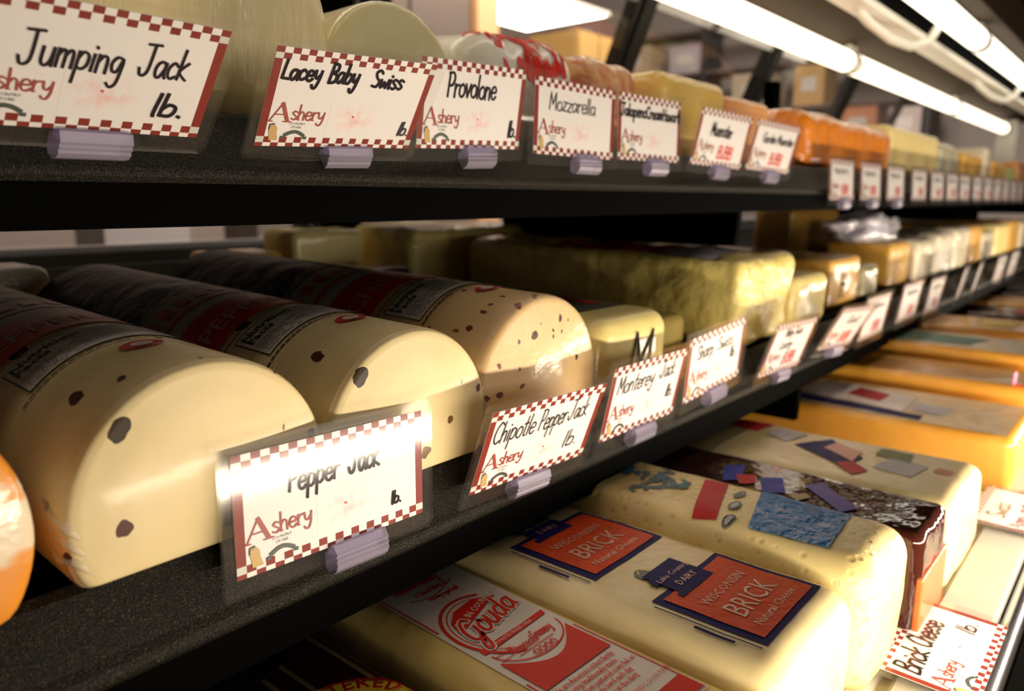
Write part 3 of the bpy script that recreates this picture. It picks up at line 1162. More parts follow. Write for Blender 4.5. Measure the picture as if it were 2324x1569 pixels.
# medallion
cx, cy = .0016, .1395
k.arc(cx, cy, .0228, .0262, 60, 255, .0016)
k.arc(cx, cy, .0200, .0232, 70, 245, .0005)
k.poly([(-.0165, .1420), (.0130, .1420 + .0120), (.0185, .1555), (.0080, .1610), (-.0060, .1585), (-.0135, .1520)])
k.poly([(-.0200, .1235), (.0225, .1270), (.0235, .1305), (.0060, .1290), (-.0080, .1285), (-.0200, .1275)])
# small cartouche under the ribbon
k.arc(cx, .1215, .0205, .0150, 182, 358, .0007)
k.hand('Minnesota', -.012, .1150, .0055, .0006, slant=.3, end=.005)
k.hand('Creamery', .004, .1168, .0055, .0006, slant=.3, end=.016)
k.stroke([(-.010, .1128), (.012, .1135)], .0005)
for i in range(4):
    k.arc(-.003 + i * .0036, .1095, .0014, .0018, 0, 360, .0007, 0, 12)
k.stroke([(-.0185, .1190), (-.0135, .1190)], .0005); k.stroke([(-.0185, .1150), (-.0135, .1150)], .0005)
# red block under the medallion with scooped top
top = [(-.0205 + .0425 * i / 14, .1150 - .0135 * math.sin(math.pi * i / 14)) for i in range(15)]
for i in range(14):
    k.poly([(top[i][0], .0895), (top[i + 1][0], .0895), top[i + 1], top[i]])
# front red panel
k.rect(-.0232, .0465, .0240, .0575, 0, 8, 2)
paras = ('We are America\'s oldest family', 'producing traditionally made', 'cheese from pastured cows fed on', 'hay in a single herd each day', 'then aged here at the dairy')
for i, s in enumerate(paras):
    k.type(s, -.0205, .0848 - i * .0040, .0041, res=1, xs=.74, bold=.00006)
k.type('AUTHENTIC GOOD TASTE', -.0045, .0625, .0032, res=1, xs=.8)
k.type('KEEP COLD', -.0170, .0625, .0032, res=1, xs=.8)
k.build('red_print', [LABELRED], lab, G(.0010))
k = Ink()
k.type('EST. IN COUNTRY', -.0125, .1462, .0052, res=1, rot=R(20), xs=.85, bold=.0001)
k.type('FRESH PASTEURIZED MILK', -.0165, .1254, .0026, res=1, rot=R(3))
k.build('ribbon_lettering', [LABELWHITE], lab, G(.0013))
k = Ink()
k.type('INGREDIENTS:', .0005, .1000, .0036, align='CENTER', res=1)
k.type('CULTURED MILK, SALT, ENZYMES', .0005, .0960, .0036, align='CENTER', res=1, xs=.85)
k.type('KEEP REFRIGERATED', .0005, .0919, .0036, align='CENTER', res=1, xs=.9)
k.build('ingredients_lettering', [LABELWHITE], lab, G(.0013))
k = Ink()
k.type('Best before date', -.010, .0530, .0040, res=1)
k.type('2020-06-14', -.004, .0485, .0040, res=1)
k.build('date_lettering', [LABELWHITE], lab, G(.0013))


def gouda_word(off, wd, mat, nm):
    k = Ink()
    x, y, h = -.0165, .1330, .0150
    sl = .55
    rot = R(14)
    cr, sr = math.cos(rot), math.sin(rot)
    L = {'G': (.70, '.62,.78 .5,.95 .25,.85 .08,.5 .12,.1 .35,0 .55,.2 .6,.45;.6,.5 .5,-.1 .35,-.5 .15,-.45 .25,-.15 .6,.1')}
    cx = 0
    for c in 'Gouda':
        adv, d = L.get(c, HAND[c])
        for st in P(d):
            pts = catmull(st, 6)
            q = []
            for px, py in pts:
                a, bb = (cx + px * 1.0 + py * sl * .8) * h * .86, py * h * (1.05 if c == 'G' else 1.0)
                q.append((x + a * cr - bb * sr, y + a * sr + bb * cr))
            k.stroke(q, wd)
        cx += adv + .04
    k.build(nm, [mat], lab, G(off))


gouda_word(.0014, .0032, LABELWHITE, 'name_outline')
gouda_word(.0017, .0016, LABELRED, 'name_lettering')

# Brick loaf
t, bl = block('brick_loaf', 'cream Brick cheese loaf with two red and navy labels, right of the Gouda loaf', 'cheese', .2645, .3600, .0900, .27, Z_DECK, .0655, IVORY, r=.014, amp=.0006, fr=45, seed=3, part='cheese_body')
OX, OY = .31225, .0900
B = lambda off: (lambda x, y: bl.top(x - OX, y - OY, off))


def brick_label(dy, nm):
    lb = patch(nm, bl, t, NAVY, rectq(.2835 - OX, .1885 + dy - OY, .3475 - OX, .2425 + dy - OY), .0006, 10)
    k = Ink()
    k.rect(.2880, .1915, .3440, .2390, 0, 6, 6)
    k.v = [(x, y + dy) for x, y in k.v]
    k.build('red_panel', [BRICKRED], lb, B(.0012))
    k = Ink()
    k.rect(.2990, .2330, .3260, .2570, 0, 5, 5)
    k.rect(.2960, .2330, .2990, .2365); k.rect(.2960, .2470, .2990, .2520)
    k.v = [(x, y + dy) for x, y in k.v]
    k.build('navy_sign', [NAVY], lb, B(.0017))
    for x0, x1, ya, yb in ((.2795, .2803, .1890, .2390), (.2762, .2778, .1995, .2180)):
        k = Ink()
        k.rect(x0, ya + dy, x1, yb + dy, 0, 1, 6)
        k.build('side_line', [NAVY], lb, B(.0012))
    k = Ink()
    k.type('BRICK', .3155, .2040 + dy, .0165, align='CENTER', res=2, xs=.82)
    k.type('WISCONSIN', .3155, .2205 + dy, .0072, align='CENTER', res=1)
    k.type('Natural Cheese', .3155, .1960 + dy, .0062, align='CENTER', res=1)
    k.build('pale_lettering', [PALETYPE], lb, B(.0017))
    k = Ink()
    k.type('Lake Country', .3125, .2465 + dy, .0048, align='CENTER', res=1)
    k.type('DAIRY', .3125, .2385 + dy, .0058, align='CENTER', res=1)
    k.build('sign_lettering', [PALETYPE], lb, B(.0022))
    k = Ink()
    k.ellipse(.3035, .2580 + dy, .0052, .0052, 1)
    k.ellipse(.3050, .2580 + dy, .0042, .0045, 0)
    k.build('sun_emblem', [YELLOWP, GREYBLUE], lb, B(.0008))
    return lb


brick_label(0, 'back_label')
brick_label(-.0845, 'front_label')

# white loaf with blue label
t, bl = block('swiss_loaf', 'holed ivory loaf with bright blue label and small red label, right of the Brick loaf', 'cheese', .3600, .4330, .0840, .28, Z_DECK, .0755, HOLEY, r=.016, amp=.0012, fr=38, seed=5, part='cheese_body')
OX, OY = .3965, .0840
Q = lambda pts: [(x - OX, y - OY) for x, y in pts]
patch('blue_label', bl, t, BLUEFILM, Q([(.371, .109), (.424, .113), (.421, .164), (.369, .150)]), .0010, 14)
lb = patch('red_label', bl, t, REDP, Q([(.369, .168), (.419, .184), (.416, .198), (.366, .181)]), .0010, 12)
k = Ink()
for i in range(3):
    k.ellipse(.372 + i * .018 - OX, .162 + i * .005 - OY, .0065, .0030, 0, 18)
    k.ellipse(.372 + i * .018 - OX, .162 + i * .005 - OY, .0045, .0015, 1, 18)
k.build('oval_stamps', [GREYBLUE, SILVER], t, lambda x, y: bl.top(x, y, .0008))
k = Ink()
rr = random.Random(3)
for i in range(16):
    a = [(.388 + rr.uniform(-.014, .016) - OX, .225 + rr.uniform(-.018, .018) - OY)]
    for j in range(4):
        a.append((a[-1][0] + rr.uniform(-.007, .009), a[-1][1] + rr.uniform(-.007, .007)))
    k.stroke(catmull(a), .0028, (0, 0, 1)[i % 3])
k.build('blue_crest_print', [GREYBLUE, flat('print_sky', (.05, .20, .32), .4)], t, lambda x, y: bl.top(x, y, .0009))

# dark wrapped loaf
t, bl = block('dark_wrapped_loaf', 'glossy dark brown wrapped loaf with orange red front, behind the blue labelled loaf', 'cheese', .4370, .5010, .0800, .30, Z_DECK, .066, BROWNWAX, r=.006, amp=.0016, fr=34, seed=9, part='wrapped_body')
OX, OY = .469, .0800
b = Block(.0610, .004, .040, .0015)
b.mesh('red_front', REDORANGE, t).location = (0, -.0018, .001)
lb = patch('violet_label', bl, t, VIOLET, Q([(.441, .125), (.452, .118), (.485, .150), (.470, .156)]), .0010)
patch('blue_label', bl, t, BLUEP, Q([(.443, .172), (.449, .160), (.476, .172), (.468, .184)]), .0010)
lb = patch('crest_label', bl, t, BLUEP, Q([(.446, .200), (.456, .192), (.482, .200), (.474, .212)]), .0010)
patch('red_flash', bl, t, REDP, Q([(.448, .190), (.456, .182), (.470, .188), (.462, .198)]), .0014)
patch('gold_flash', bl, t, STRAW, Q([(.441, .150), (.450, .145), (.456, .150), (.447, .158)]), .0014)

# picture labelled loaf
t, bl = block('picture_label_loaf', 'ivory loaf with navy, red and green picture label, just before the shelf bracket', 'cheese', .5060, .6080, .0780, .29, Z_DECK, .063, IVORY, r=.011, amp=.0010, fr=36, seed=12, part='cheese_body')
OX, OY = .557, .0780
patch('navy_label', bl, t, NAVY, Q([(.532, .152), (.560, .146), (.592, .178), (.560, .196)]), .0008)
patch('red_label', bl, t, SALMON, Q([(.548, .150), (.572, .150), (.588, .172), (.566, .176)]), .0012)
patch('crimson_label', bl, t, REDP, Q([(.520, .142), (.536, .136), (.548, .150), (.536, .158)]), .0012)
patch('silver_label', bl, t, SILVER, Q([(.540, .110), (.570, .106), (.576, .130), (.546, .136)]), .0008)
patch('pale_label', bl, t, SILVER, Q([(.562, .202), (.590, .196), (.594, .218), (.572, .224)]), .0008)
patch('green_label', bl, t, GREENP, Q([(.570, .118), (.590, .120), (.592, .142), (.574, .142)]), .0009)
patch('maroon_label', bl, t, REDP, Q([(.575, .232), (.598, .226), (.600, .254), (.580, .258)]), .0008)
patch('orange_fleck', bl, t, SALMON, Q([(.560, .092), (.572, .090), (.574, .100), (.563, .102)]), .0008)

# orange cheddar loaf
t, bl = block('orange_loaf', 'big orange cheddar loaf with pale wrapped top and navy edge label on the deck', 'cheese', .7300, .8650, .0740, .29, Z_DECK, .050, MUSTARD, r=.008, amp=.0007, fr=30, seed=14, part='cheese_body')
OX, OY = .7975, .0740
TOPFILM = cheese('pale_wrapped_top', (.74, .62, .40), (.70, .55, .30), film=(70, .9, .005), coat=1.0)
lb = patch('top_wrap', bl, t, TOPFILM, Q([(.737, .082), (.860, .082), (.860, .355), (.737, .355)]), .0004, 14)
patch('navy_label', bl, lb, NAVY, Q([(.742, .150), (.760, .150), (.772, .270), (.752, .270)]), .0010)
patch('white_label', bl, lb, LABELWHITE, Q([(.764, .170), (.830, .170), (.850, .270), (.780, .270)]), .0009)
patch('red_label', bl, lb, REDP, Q([(.790, .196), (.822, .194), (.832, .226), (.802, .230)]), .0013)
patch('silver_label', bl, lb, SILVER, Q([(.772, .136), (.804, .134), (.808, .164), (.776, .164)]), .0009)

# farther loaves on the deck
t, bl = block('orange_loaf', 'plain orange loaf behind the navy labelled one, its top edge shining', 'cheese', .8900, .9900, .0760, .29, Z_DECK, .062, MUSTARD, r=.009, amp=.0008, seed=17, part='cheese_body')
t, bl = block('teal_label_loaf', 'orange loaf with pale top and dark teal label strip far along the deck', 'cheese', 1.0050, 1.1300, .0760, .29, Z_DECK, .075, MUSTARD, r=.010, amp=.0010, seed=19, part='cheese_body')
OX, OY = 1.0675, .0760
lb = patch('top_wrap', bl, t, TOPFILM, Q([(1.012, .084), (1.123, .084), (1.123, .355), (1.012, .355)]), .0004, 12)
patch('teal_label', bl, lb, TEAL, Q([(1.030, .165), (1.090, .150), (1.100, .235), (1.036, .250)]), .0010)
for i, (x0, x1, h, m, lbl) in enumerate(((1.15, 1.27, .080, MUSTARD, 'orange loaf with yellow sticker far along the deck'),
                                         (1.31, 1.42, .060, IVORY, 'pale loaf with pinkish sticker far along the deck'),
                                         (1.46, 1.60, .060, BROWNWAX, 'dark brown loaf far along the deck'),
                                         (1.64, 1.78, .060, MUSTARD, 'orange loaf after the far dark brown one'),
                                         (1.81, 1.93, .060, BROWNWAX, 'last dark loaf before the far end of the deck'))):
    t, bl = block('far_loaf', lbl, 'cheese', x0, x1, .078, .28, Z_DECK, h, m, r=.010, amp=.0010, seed=21 + i, part='cheese_body')
    OX, OY = (x0 + x1) / 2, .078
    patch('sticker', bl, t, (YELLOWP, SALMON, REDP, LABELWHITE, STRAW)[i], rectq(-.03, .06, .025, .10), .001)

# dark wheel with wine label at lower left
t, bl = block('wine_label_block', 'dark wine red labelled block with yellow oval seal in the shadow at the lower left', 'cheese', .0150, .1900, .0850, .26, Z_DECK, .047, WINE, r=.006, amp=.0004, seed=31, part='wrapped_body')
OX, OY = .1025, .0850
for x in (.181, .160, .150, .112, .098):
    k = Ink()
    k.rect(x - OX, .130 - OY, x + .0022 - OX, .325 - OY, 0, 1, 12)
    k.build('straw_line', [STRAW], t, lambda x, y: bl.top(x, y, .0008))
k = Ink()
k.ellipse(.162 - OX, .205 - OY, .0265, .036)
seal = k.build('yellow_seal', [YELLOWP], t, lambda x, y: bl.top(x, y, .0020))
k = Ink()
k.arc(.162 - OX, .205 - OY, .0268, .0346, 0, 360, .0010)
word = 'REGISTERED'
for i, c in enumerate(word):
    a = R(150 - i * 13.5)
    k.type(c, .162 - OX + .0215 * math.cos(a), .205 - OY + .0285 * math.sin(a), .0095, rot=a - math.pi / 2, align='CENTER', res=1, bold=.0002)
k.build('seal_lettering', [REDP], seal, lambda x, y: bl.top(x, y, .0026))
k = Ink()
k.ellipse(.145 - OX, .283 - OY, .028, .018)
k.build('dark_oval', [flat('dark_oval_print', (.010, .012, .006), .5)], t, lambda x, y: bl.top(x, y, .0011))

# ------------------------------------------------------------------ blocks on the middle shelf
YSWISS = cheese('yellow_swiss', (.86, .71, .24), (.76, .59, .16), film=(40, 1.0, .010), coat=.8, bump=(24, 1.0, .010))
BUTTER = cheese('butter_cheese', (.88, .73, .30), (.80, .64, .22), film=(25, .3, .003), coat=.5)
OLIVE = cheese('olive_gold_cheese', (.55, .42, .13), (.48, .36, .10), film=(30, .3, .003), coat=.5)
PALE = cheese('pale_packs', (.76, .68, .50), (.70, .60, .40), film=(60, .8, .005), coat=.9)
AMBER = cheese('amber_cheese', (.74, .42, .08), (.66, .34, .05), film=(35, .4, .003), coat=.6)
BAG = film_mat('clear_crinkled_bag', gloss=1.0, alpha=.5, body=(.85, .80, .86), rough=.12, bump=(45, .5, .006))

t, bl = block('monterey_block', 'butter coloured block with a black letter M on its rounded end', 'cheese', .3790, .4620, .252, .30, zl(.252), .0530, BUTTER, r=.014, rotz=R(-2), tilt=TILT, part='cheese_body')
k = Ink()
k.hand('M', -.013, .011, .030, .0022, slant=.18, xs=1.35)
k.build('letter_mark', [INK], t, lambda x, z: bl.front(x, z, .0007))
lb = patch('dark_label', bl, t, flat('label_smoky', (.10, .09, .06), .4, coat=.6), rectq(-.030, .030, .034, .20), .0006)
k = Ink()
k.rect(.034, .020, .0395, .15, 0, 1, 8)
k.rect(.010, .045, .018, .12, 1, 1, 6)
k.rect(-.012, .10, .004, .18, 2, 1, 6)
k.build('label_print', [BLUEP, REDP, SILVER], lb, lambda x, y: bl.top(x, y, .0011))
block('olive_gold_block', 'low olive gold block behind the lettered M block', 'cheese', .4760, .5800, .300, .25, zl(.30), .0300, OLIVE, r=.008, tilt=TILT, part='cheese_body')
t, bl = block('tall_swiss_block', 'tall lumpy yellow Swiss block with crimson and silver label on top', 'cheese', .5950, .7100, .262, .31, zl(.262), .0760, YSWISS, r=.010, amp=.0055, fr=24, seed=41, tilt=TILT, part='cheese_body')
patch('crimson_label', bl, t, REDP, rectq(-.052, .10, .045, .20), .0014)
patch('silver_label', bl, t, SILVER, rectq(-.048, .035, .04, .092), .0014)
block('rear_swiss_block', 'shadowed yellow Swiss block stacked behind under the upper shelf', 'cheese', .5350, .7300, .592, .10, zl(.592), .0860, YSWISS, r=.010, amp=.0030, fr=30, seed=47, tilt=TILT, part='cheese_body')
block('short_butter_block', 'short butter block close against the right of the tall Swiss block', 'cheese', .7220, .8150, .262, .27, zl(.262), .0530, BUTTER, r=.010, amp=.0012, seed=43, tilt=TILT, part='cheese_body', dome=-.003)
t, bl = block('amber_block', 'orange block marked with a dark letter, behind the yellowed tipped card', 'cheese', .8900, 1.0000, .285, .26, zl(.285), .0570, AMBER, r=.006, amp=.0006, seed=44, tilt=TILT, part='cheese_body')
k = Ink()
k.hand('H', -.02, .012, .030, .0035, slant=.15)
k.build('letter_mark', [INK], t, lambda x, z: bl.front(x, z, .0009))
block('pale_slab', 'pale olive slab standing right of the lettered orange block', 'cheese', 1.0130, 1.0850, .285, .26, zl(.285), .0420, cheese('olive_pale', (.60, .52, .26), (.54, .46, .22)), r=.007, amp=.0008, seed=45, tilt=TILT, part='cheese_body')
block('amber_block', 'orange block left of the white packs', 'cheese', 1.1550, 1.2560, .290, .09, zl(.290), .0640, AMBER, r=.007, amp=.0008, seed=46, tilt=TILT, part='cheese_body')
for i, (x0, x1, h, l) in enumerate(((1.272, 1.395, .064, 'white film wrapped pack, first of the pale run'), (1.402, 1.520, .070, 'white film wrapped pack in the middle of the pale run'),
                                    (1.528, 1.660, .074, 'white film wrapped pack, last of the pale run'))):
    block('wrapped_pack', l, 'cheese', x0, x1, .282, .09, zl(.282), h, PALE, r=.010, amp=.0025, fr=32, seed=50 + i, tilt=TILT, group='white wrapped packs on the middle shelf', part='cheese_body')
for i, (x0, x1, h, m, l) in enumerate(((1.70, 1.80, .075, AMBER, 'yellow orange block after the white packs'), (1.81, 1.94, .060, PALE, 'pale pinkish pack beside the far yellow block'),
                                       (1.97, 2.12, .070, BUTTER, 'butter block far along the middle shelf'), (2.15, 2.30, .075, AMBER, 'last orange block far along the middle shelf'),
                                       (2.34, 2.55, .070, PALE, 'pale pack at the far end of the middle shelf'))):
    block('far_block', l, 'cheese', x0, x1, .284, .24, zl(.284), h, m, r=.009, amp=.0016, seed=60 + i, tilt=TILT, part='cheese_body')
block('yellow_slab', 'yellow slab lying behind the white packs', 'cheese', 1.60, 1.90, .600, .08, zl(.56), .095, AMBER, r=.008, amp=.001, seed=66, tilt=TILT, part='cheese_body')


def bag(name, label, loc, sx, sy, sz, seed, mats, spikes=.30):
    t = thing(name, label, 'bag', loc)
    bm = bmesh.new()
    bmesh.ops.create_icosphere(bm, subdivisions=4, radius=1)
    V = []
    for v in bm.verts:
        p = v.co.copy()
        n1 = noise.noise(p * 1.7 + Vector((seed, 0, 0)))
        n2 = abs(noise.noise(p * 4.3 + Vector((0, seed, 0))))
        g = 1 + spikes * n1 + spikes * .6 * n2
        q = Vector((p.x * sx * g, p.y * sy * g, (p.z * sz * g)))
        q.z = max(0, q.z + sz * .7)
        V.append(q)
    F = [tuple(v.index for v in f.verts) for f in bm.faces]
    bm.free()
    mesh_obj('film', V, F, mats, t, None, True)
    return t


tb = bag('crinkled_bag', 'crinkled clear plastic bag with violet sheen lying on top of the orange block', (1.205, .342, 1.1420), .095, .040, .024, 3.3, [BAG], .30)
k = MB()
k.box(-.06, .05, -.022, .02, .003, .024)
k.build('contents', flat('violet_packet', (.52, .46, .66), .4), tb)
# small packs behind the loaves
block('white_wedge', 'cream wedge peeking between the two pepper jack loaves at the rear', 'cheese', .128, .2000, .600, .06, zl(.60), .068, PALE, r=.008, amp=.001, seed=71, tilt=TILT, part='cheese_body')
t, bl = block('rear_pack', 'pale wrapped block with white end label behind the chipotle loaf', 'cheese', .4250, .5150, .640, .055, zl(.64), .084, BUTTER, r=.008, amp=.0012, seed=72, tilt=TILT, part='cheese_body')
t, bl = block('blue_packet', 'dark packet with a blue glint at the back of the middle shelf', 'packet', .4300, .5100, .560, .06, zl(.56), .052, flat('dark_blue_packet', (.03, .03, .06), .25, coat=1.0, bump=(60, .8, .005)), r=.010, amp=.002, seed=73, tilt=TILT)
block('orange_packet', 'orange packet edge showing at the back above the chipotle loaf', 'packet', .3450, .4150, .640, .05, zl(.64), .066, AMBER, r=.006, seed=74, tilt=TILT)

# ------------------------------------------------------------------ cheeses on the upper shelf
LACEY = cheese('lacey_swiss', (.92, .78, .44), (.86, .70, .34), film=(45, 1.0, .012), coat=1.0, film_stretch=(2.6, 2.6, .30), bump=(30, .4, .003))
PROV = cheese('provolone_body', (.80, .72, .42), (.72, .62, .31), film=(30, .8, .006), coat=.9)
MOZZ = flat('mozzarella_bag', (.88, .82, .72), .35, coat=.5, bump=(30, .5, .004))
RIND = cheese('orange_brown_rind', (.66, .20, .025), (.44, .10, .012), film=(85, 1.0, .008), coat=1.0, marble=((.66, .30, .08), 60))
MUEN = cheese('muenster_body', (.90, .62, .18), (.84, .54, .11), film=(35, .5, .004), coat=.6)
SALM = cheese('salmon_cheese', (.84, .40, .15), (.76, .34, .11), film=(30, .4, .003), coat=.6)
ORNG = cheese('orange_wrapped', (.88, .28, .012), (.76, .21, .008), film=(22, .9, .008), coat=1.0)
CREAM = cheese('cream_block', (.90, .72, .32), (.84, .66, .25), film=(25, .3, .003), coat=.5)


def half_wheel(name, label, cx, y0, r, zc, depth, mat, fillet=.014):
    """half wheel standing on its cut face: round top, flat base, film crimped over the front"""
    t = thing(name, label, 'cheese', (cx, y0, ZU))
    N = 64
    st = [(0, 1 - fillet / r), (.0015, 1 - .55 * fillet / r), (.005, 1 - .22 * fillet / r), (.010, 1 - .06 * fillet / r), (.017, 1.0)]
    st += [(.017 + (depth - .03) * i / 8, 1.0) for i in range(1, 9)] + [(depth, .92)]
    V, F = [(0, -.003, zc * .6 + r * .2)], []
    for y, s in st:
        for i in range(N):
            a = 2 * math.pi * i / N
            rr = r * s
            z = zc + rr * math.cos(a)
            x = rr * math.sin(a) * (1 + lump((x if False else math.sin(a), y * 8, math.cos(a)), .006, 6, r * 100))
            V.append((x, y, max(0, z)))
    for j in range(N):
        F.append((0, 1 + j, 1 + (j + 1) % N))
    for i in range(len(st) - 1):
        for j in range(N):
            a, c = 1 + i * N + j, 1 + i * N + (j + 1) % N
            F.append((a, a + N, c + N, c))
    V.append((0, depth, zc))
    for j in range(N):
        F.append((len(V) - 1, 1 + (len(st) - 1) * N + (j + 1) % N, 1 + (len(st) - 1) * N + j))
    mesh_obj('cheese_body', V, F, mat, t)
    return t


t = half_wheel('baby_swiss_wheel', 'large pale baby Swiss wheel under crimped film behind the Lacey Baby Swiss card', .156, .348, .112, .030, .17, LACEY)
b = MB()
t = thing('provolone_log', 'rounded olive pale provolone log behind the Provolone card', 'cheese', (.3190, .362, ZU))
Roll(.0525, .024, .22).mesh('cheese_body', PROV, t, .004, .001, 8)
t, bl = block('mozzarella_bag', 'white bag of mozzarella with red print behind the Mozzarella card', 'bag', .3780, .5000, .352, .20, ZU, .076, MOZZ, r=.028, amp=.003, fr=24, seed=81, part='bag_body')
k = Ink()
rr = random.Random(11)
for i in range(60):
    u, v = rr.uniform(-.040, .045), rr.uniform(.030, .066)
    a = [(u, v)]
    for j in range(3):
        a.append((a[-1][0] + rr.uniform(-.008, .010), a[-1][1] + rr.uniform(-.006, .006)))
    k.stroke(catmull(a), rr.uniform(.0010, .0024))
k.ellipse(.0, .046, .010, .004)
k.build('red_print', [LABELRED], t, lambda x, z: bl.front(x, min(z, .0755), .0012) if z < .05 else bl.top(x, max(.001, (z - .05) * 2.0), .0012))
block('rind_block', 'shiny orange brown block under wrinkled film, right of the mozzarella bag', 'cheese', .5080, .6060, .362, .16, ZU, .076, RIND, r=.022, amp=.0025, fr=40, seed=82, part='cheese_body')
block('muenster_block', 'tall yellow Muenster block with rounded corner on the upper shelf', 'cheese', .6250, .7600, .358, .20, ZU, .076, MUEN, r=.012, amp=.0008, seed=83, part='cheese_body')
block('salmon_block', 'salmon orange block behind the second red figured card', 'cheese', .7680, .8850, .362, .20, ZU, .069, SALM, r=.010, amp=.0012, seed=84, part='cheese_body')
block('bright_orange_loaf', 'large bright orange wrapped loaf overhanging the upper rail', 'cheese', .9250, 1.3050, .336, .22, ZU, .064, ORNG, r=.016, amp=.0080, fr=7, seed=85, part='cheese_body')
block('cream_block', 'cream block right of the bright orange loaf', 'cheese', 1.3400, 1.6800, .352, .20, ZU, .080, CREAM, r=.012, amp=.001, seed=86, part='cheese_body')
block('grey_wrapped_block', 'greyish film wrapped block at the right end of the cream block', 'cheese', 1.6900, 1.8700, .350, .20, ZU, .072, cheese('grey_film_cheese', (.55, .50, .34), (.48, .43, .28), film=(40, .9, .006), coat=.9), r=.016, amp=.003, fr=20, seed=87, part='cheese_body')
for i, (x0, x1, h, m, l) in enumerate(((1.92, 2.13, .064, AMBER, 'yellow block far along the upper shelf'), (2.17, 2.24, .085, PALE, 'thin pale pack standing between far yellow blocks'),
                                       (2.28, 2.47, .060, AMBER, 'second yellow block far along the upper shelf'), (2.50, 2.64, .050, cheese('lime_packs', (.55, .58, .16), (.48, .50, .12)), 'small lime green pack far along the upper shelf'),
                                       (2.70, 2.90, .075, RIND, 'brown red block at the far right end of the upper shelf'))):
    block('far_block', l, 'cheese', x0, x1, .352, .18, ZU, h, m, r=.010, amp=.0012, seed=90 + i, part='cheese_body')
block('orange_half_wheel', 'orange cheese at the back, just over the Jumping Jack card', 'cheese', .075, .190, .535, .06, ZU, .100, SALM, r=.030, amp=.001, seed=97, part='cheese_body')

# ------------------------------------------------------------------ lamps in the canopy
def tube_lamp(label, x0, x1, y, z, r, mat, brightness=''):
    t = thing('fluorescent_tube', label, 'lamp', ((x0 + x1) / 2, y, z))
    L = (x1 - x0) / 2
    b = MB(); b.tube([(-L + .012, 0, 0), (L - .012, 0, 0)], r, 20)
    b.build('glass_tube', mat, t, True)
    b = MB()
    b.tube([(-L - .004, 0, 0), (-L + .014, 0, 0)], r * .96, 16)
    b.build('end_cap', WHITE_PAINT, t, True)
    b = MB()
    b.tube([(L - .014, 0, 0), (L + .004, 0, 0)], r * .96, 16)
    b.build('end_cap', WHITE_PAINT, t, True)
    b = MB()
    b.box(-L - .006, -L + .004, -.006, .006, 0, .03)
    b.build('socket', WHITE_PAINT, t)
    b = MB()
    b.box(L - .004, L + .006, -.006, .006, 0, .03)
    b.build('socket', WHITE_PAINT, t)
    return t


RL = ('rear lamp row, tube left of the frame', 'long bright tube across the top middle of the picture, rear row', 'second bright tube of the rear row after the joint', 'last tube of the rear row above the far upper cards')
for i, (a, c) in enumerate(((-.30, .605), (.635, 1.552), (1.581, 2.474), (2.505, 3.33))):
    tube_lamp(RL[i], a, c, .4953, 1.4553, .0190, TUBE_MAT_A)
FRONT = []
FL = ('front lamp row, tube left of the frame', 'front row tube at the top right, left of the bright joint', 'front row tube at the top right edge, after the joint', 'front row tube beyond the right edge of the frame')
for i, (a, c) in enumerate(((-.13, .787), (.819, 1.737), (1.768, 2.686), (2.718, 3.56))):
    FRONT.append(tube_lamp(FL[i], a, c, .3175, 1.4991, .0195, TUBE_MAT_B))
for i, x in enumerate((1.27, 2.184)):
    b = MB()
    pts = [(x, 0.4001, 1.4870), (x + 0.0381, 0.3886, 1.4692), (x + 0.1016, 0.3734, 1.4527), (x + 0.1651, 0.3581, 1.4489), (x + 0.2096, 0.3429, 1.4604), (x + 0.2222, 0.3327, 1.4858), (x + 0.2159, 0.3251, 1.5048)]
    sm = []
    for j in range(len(pts) - 1):
        for q in range(5):
            u = q / 5
            sm.append(tuple(pts[j][c] * (1 - u) + pts[j + 1][c] * u for c in range(3)))
    sm.append(pts[-1])
    o = b.tube(sm, .0070, 10)
    o = b.build('cord', WHITE_PAINT, FRONT[i + 1], True)
    o.location = -FRONT[i + 1].location
b = MB(); b.box(0, .06, .46, .52, 1.24, 1.486)
o = b.build('lamp_support', WHITE_PAINT)
o.location.x = 3.345
tag(o, 'pale vertical support at the far end of the rear lamp row', 'support')

# ------------------------------------------------------------------ sloping glass doors at the back of the case
GLASS = film_mat('door_glass', gloss=.2, alpha=.04, body=(.5, .45, .42), rough=.02)
FRAME = flat('dark_door_frame', (.018, .016, .015), .4)
SL = -.44


def dy(z):
    return .911 + SL * (z - 1.509)


def slope_bar(mb, x0, x1, z0, z1, th=.02, dx=0.0):
    v = []
    for z in (z0, z1):
        for y in (0, th):
            for x in (x0, x1):
                v.append((x, dy(z) + y, z))
    mb.add(v, [(0, 2, 3, 1), (4, 5, 7, 6), (0, 1, 5, 4), (2, 6, 7, 3), (0, 4, 6, 2), (1, 3, 7, 5)])


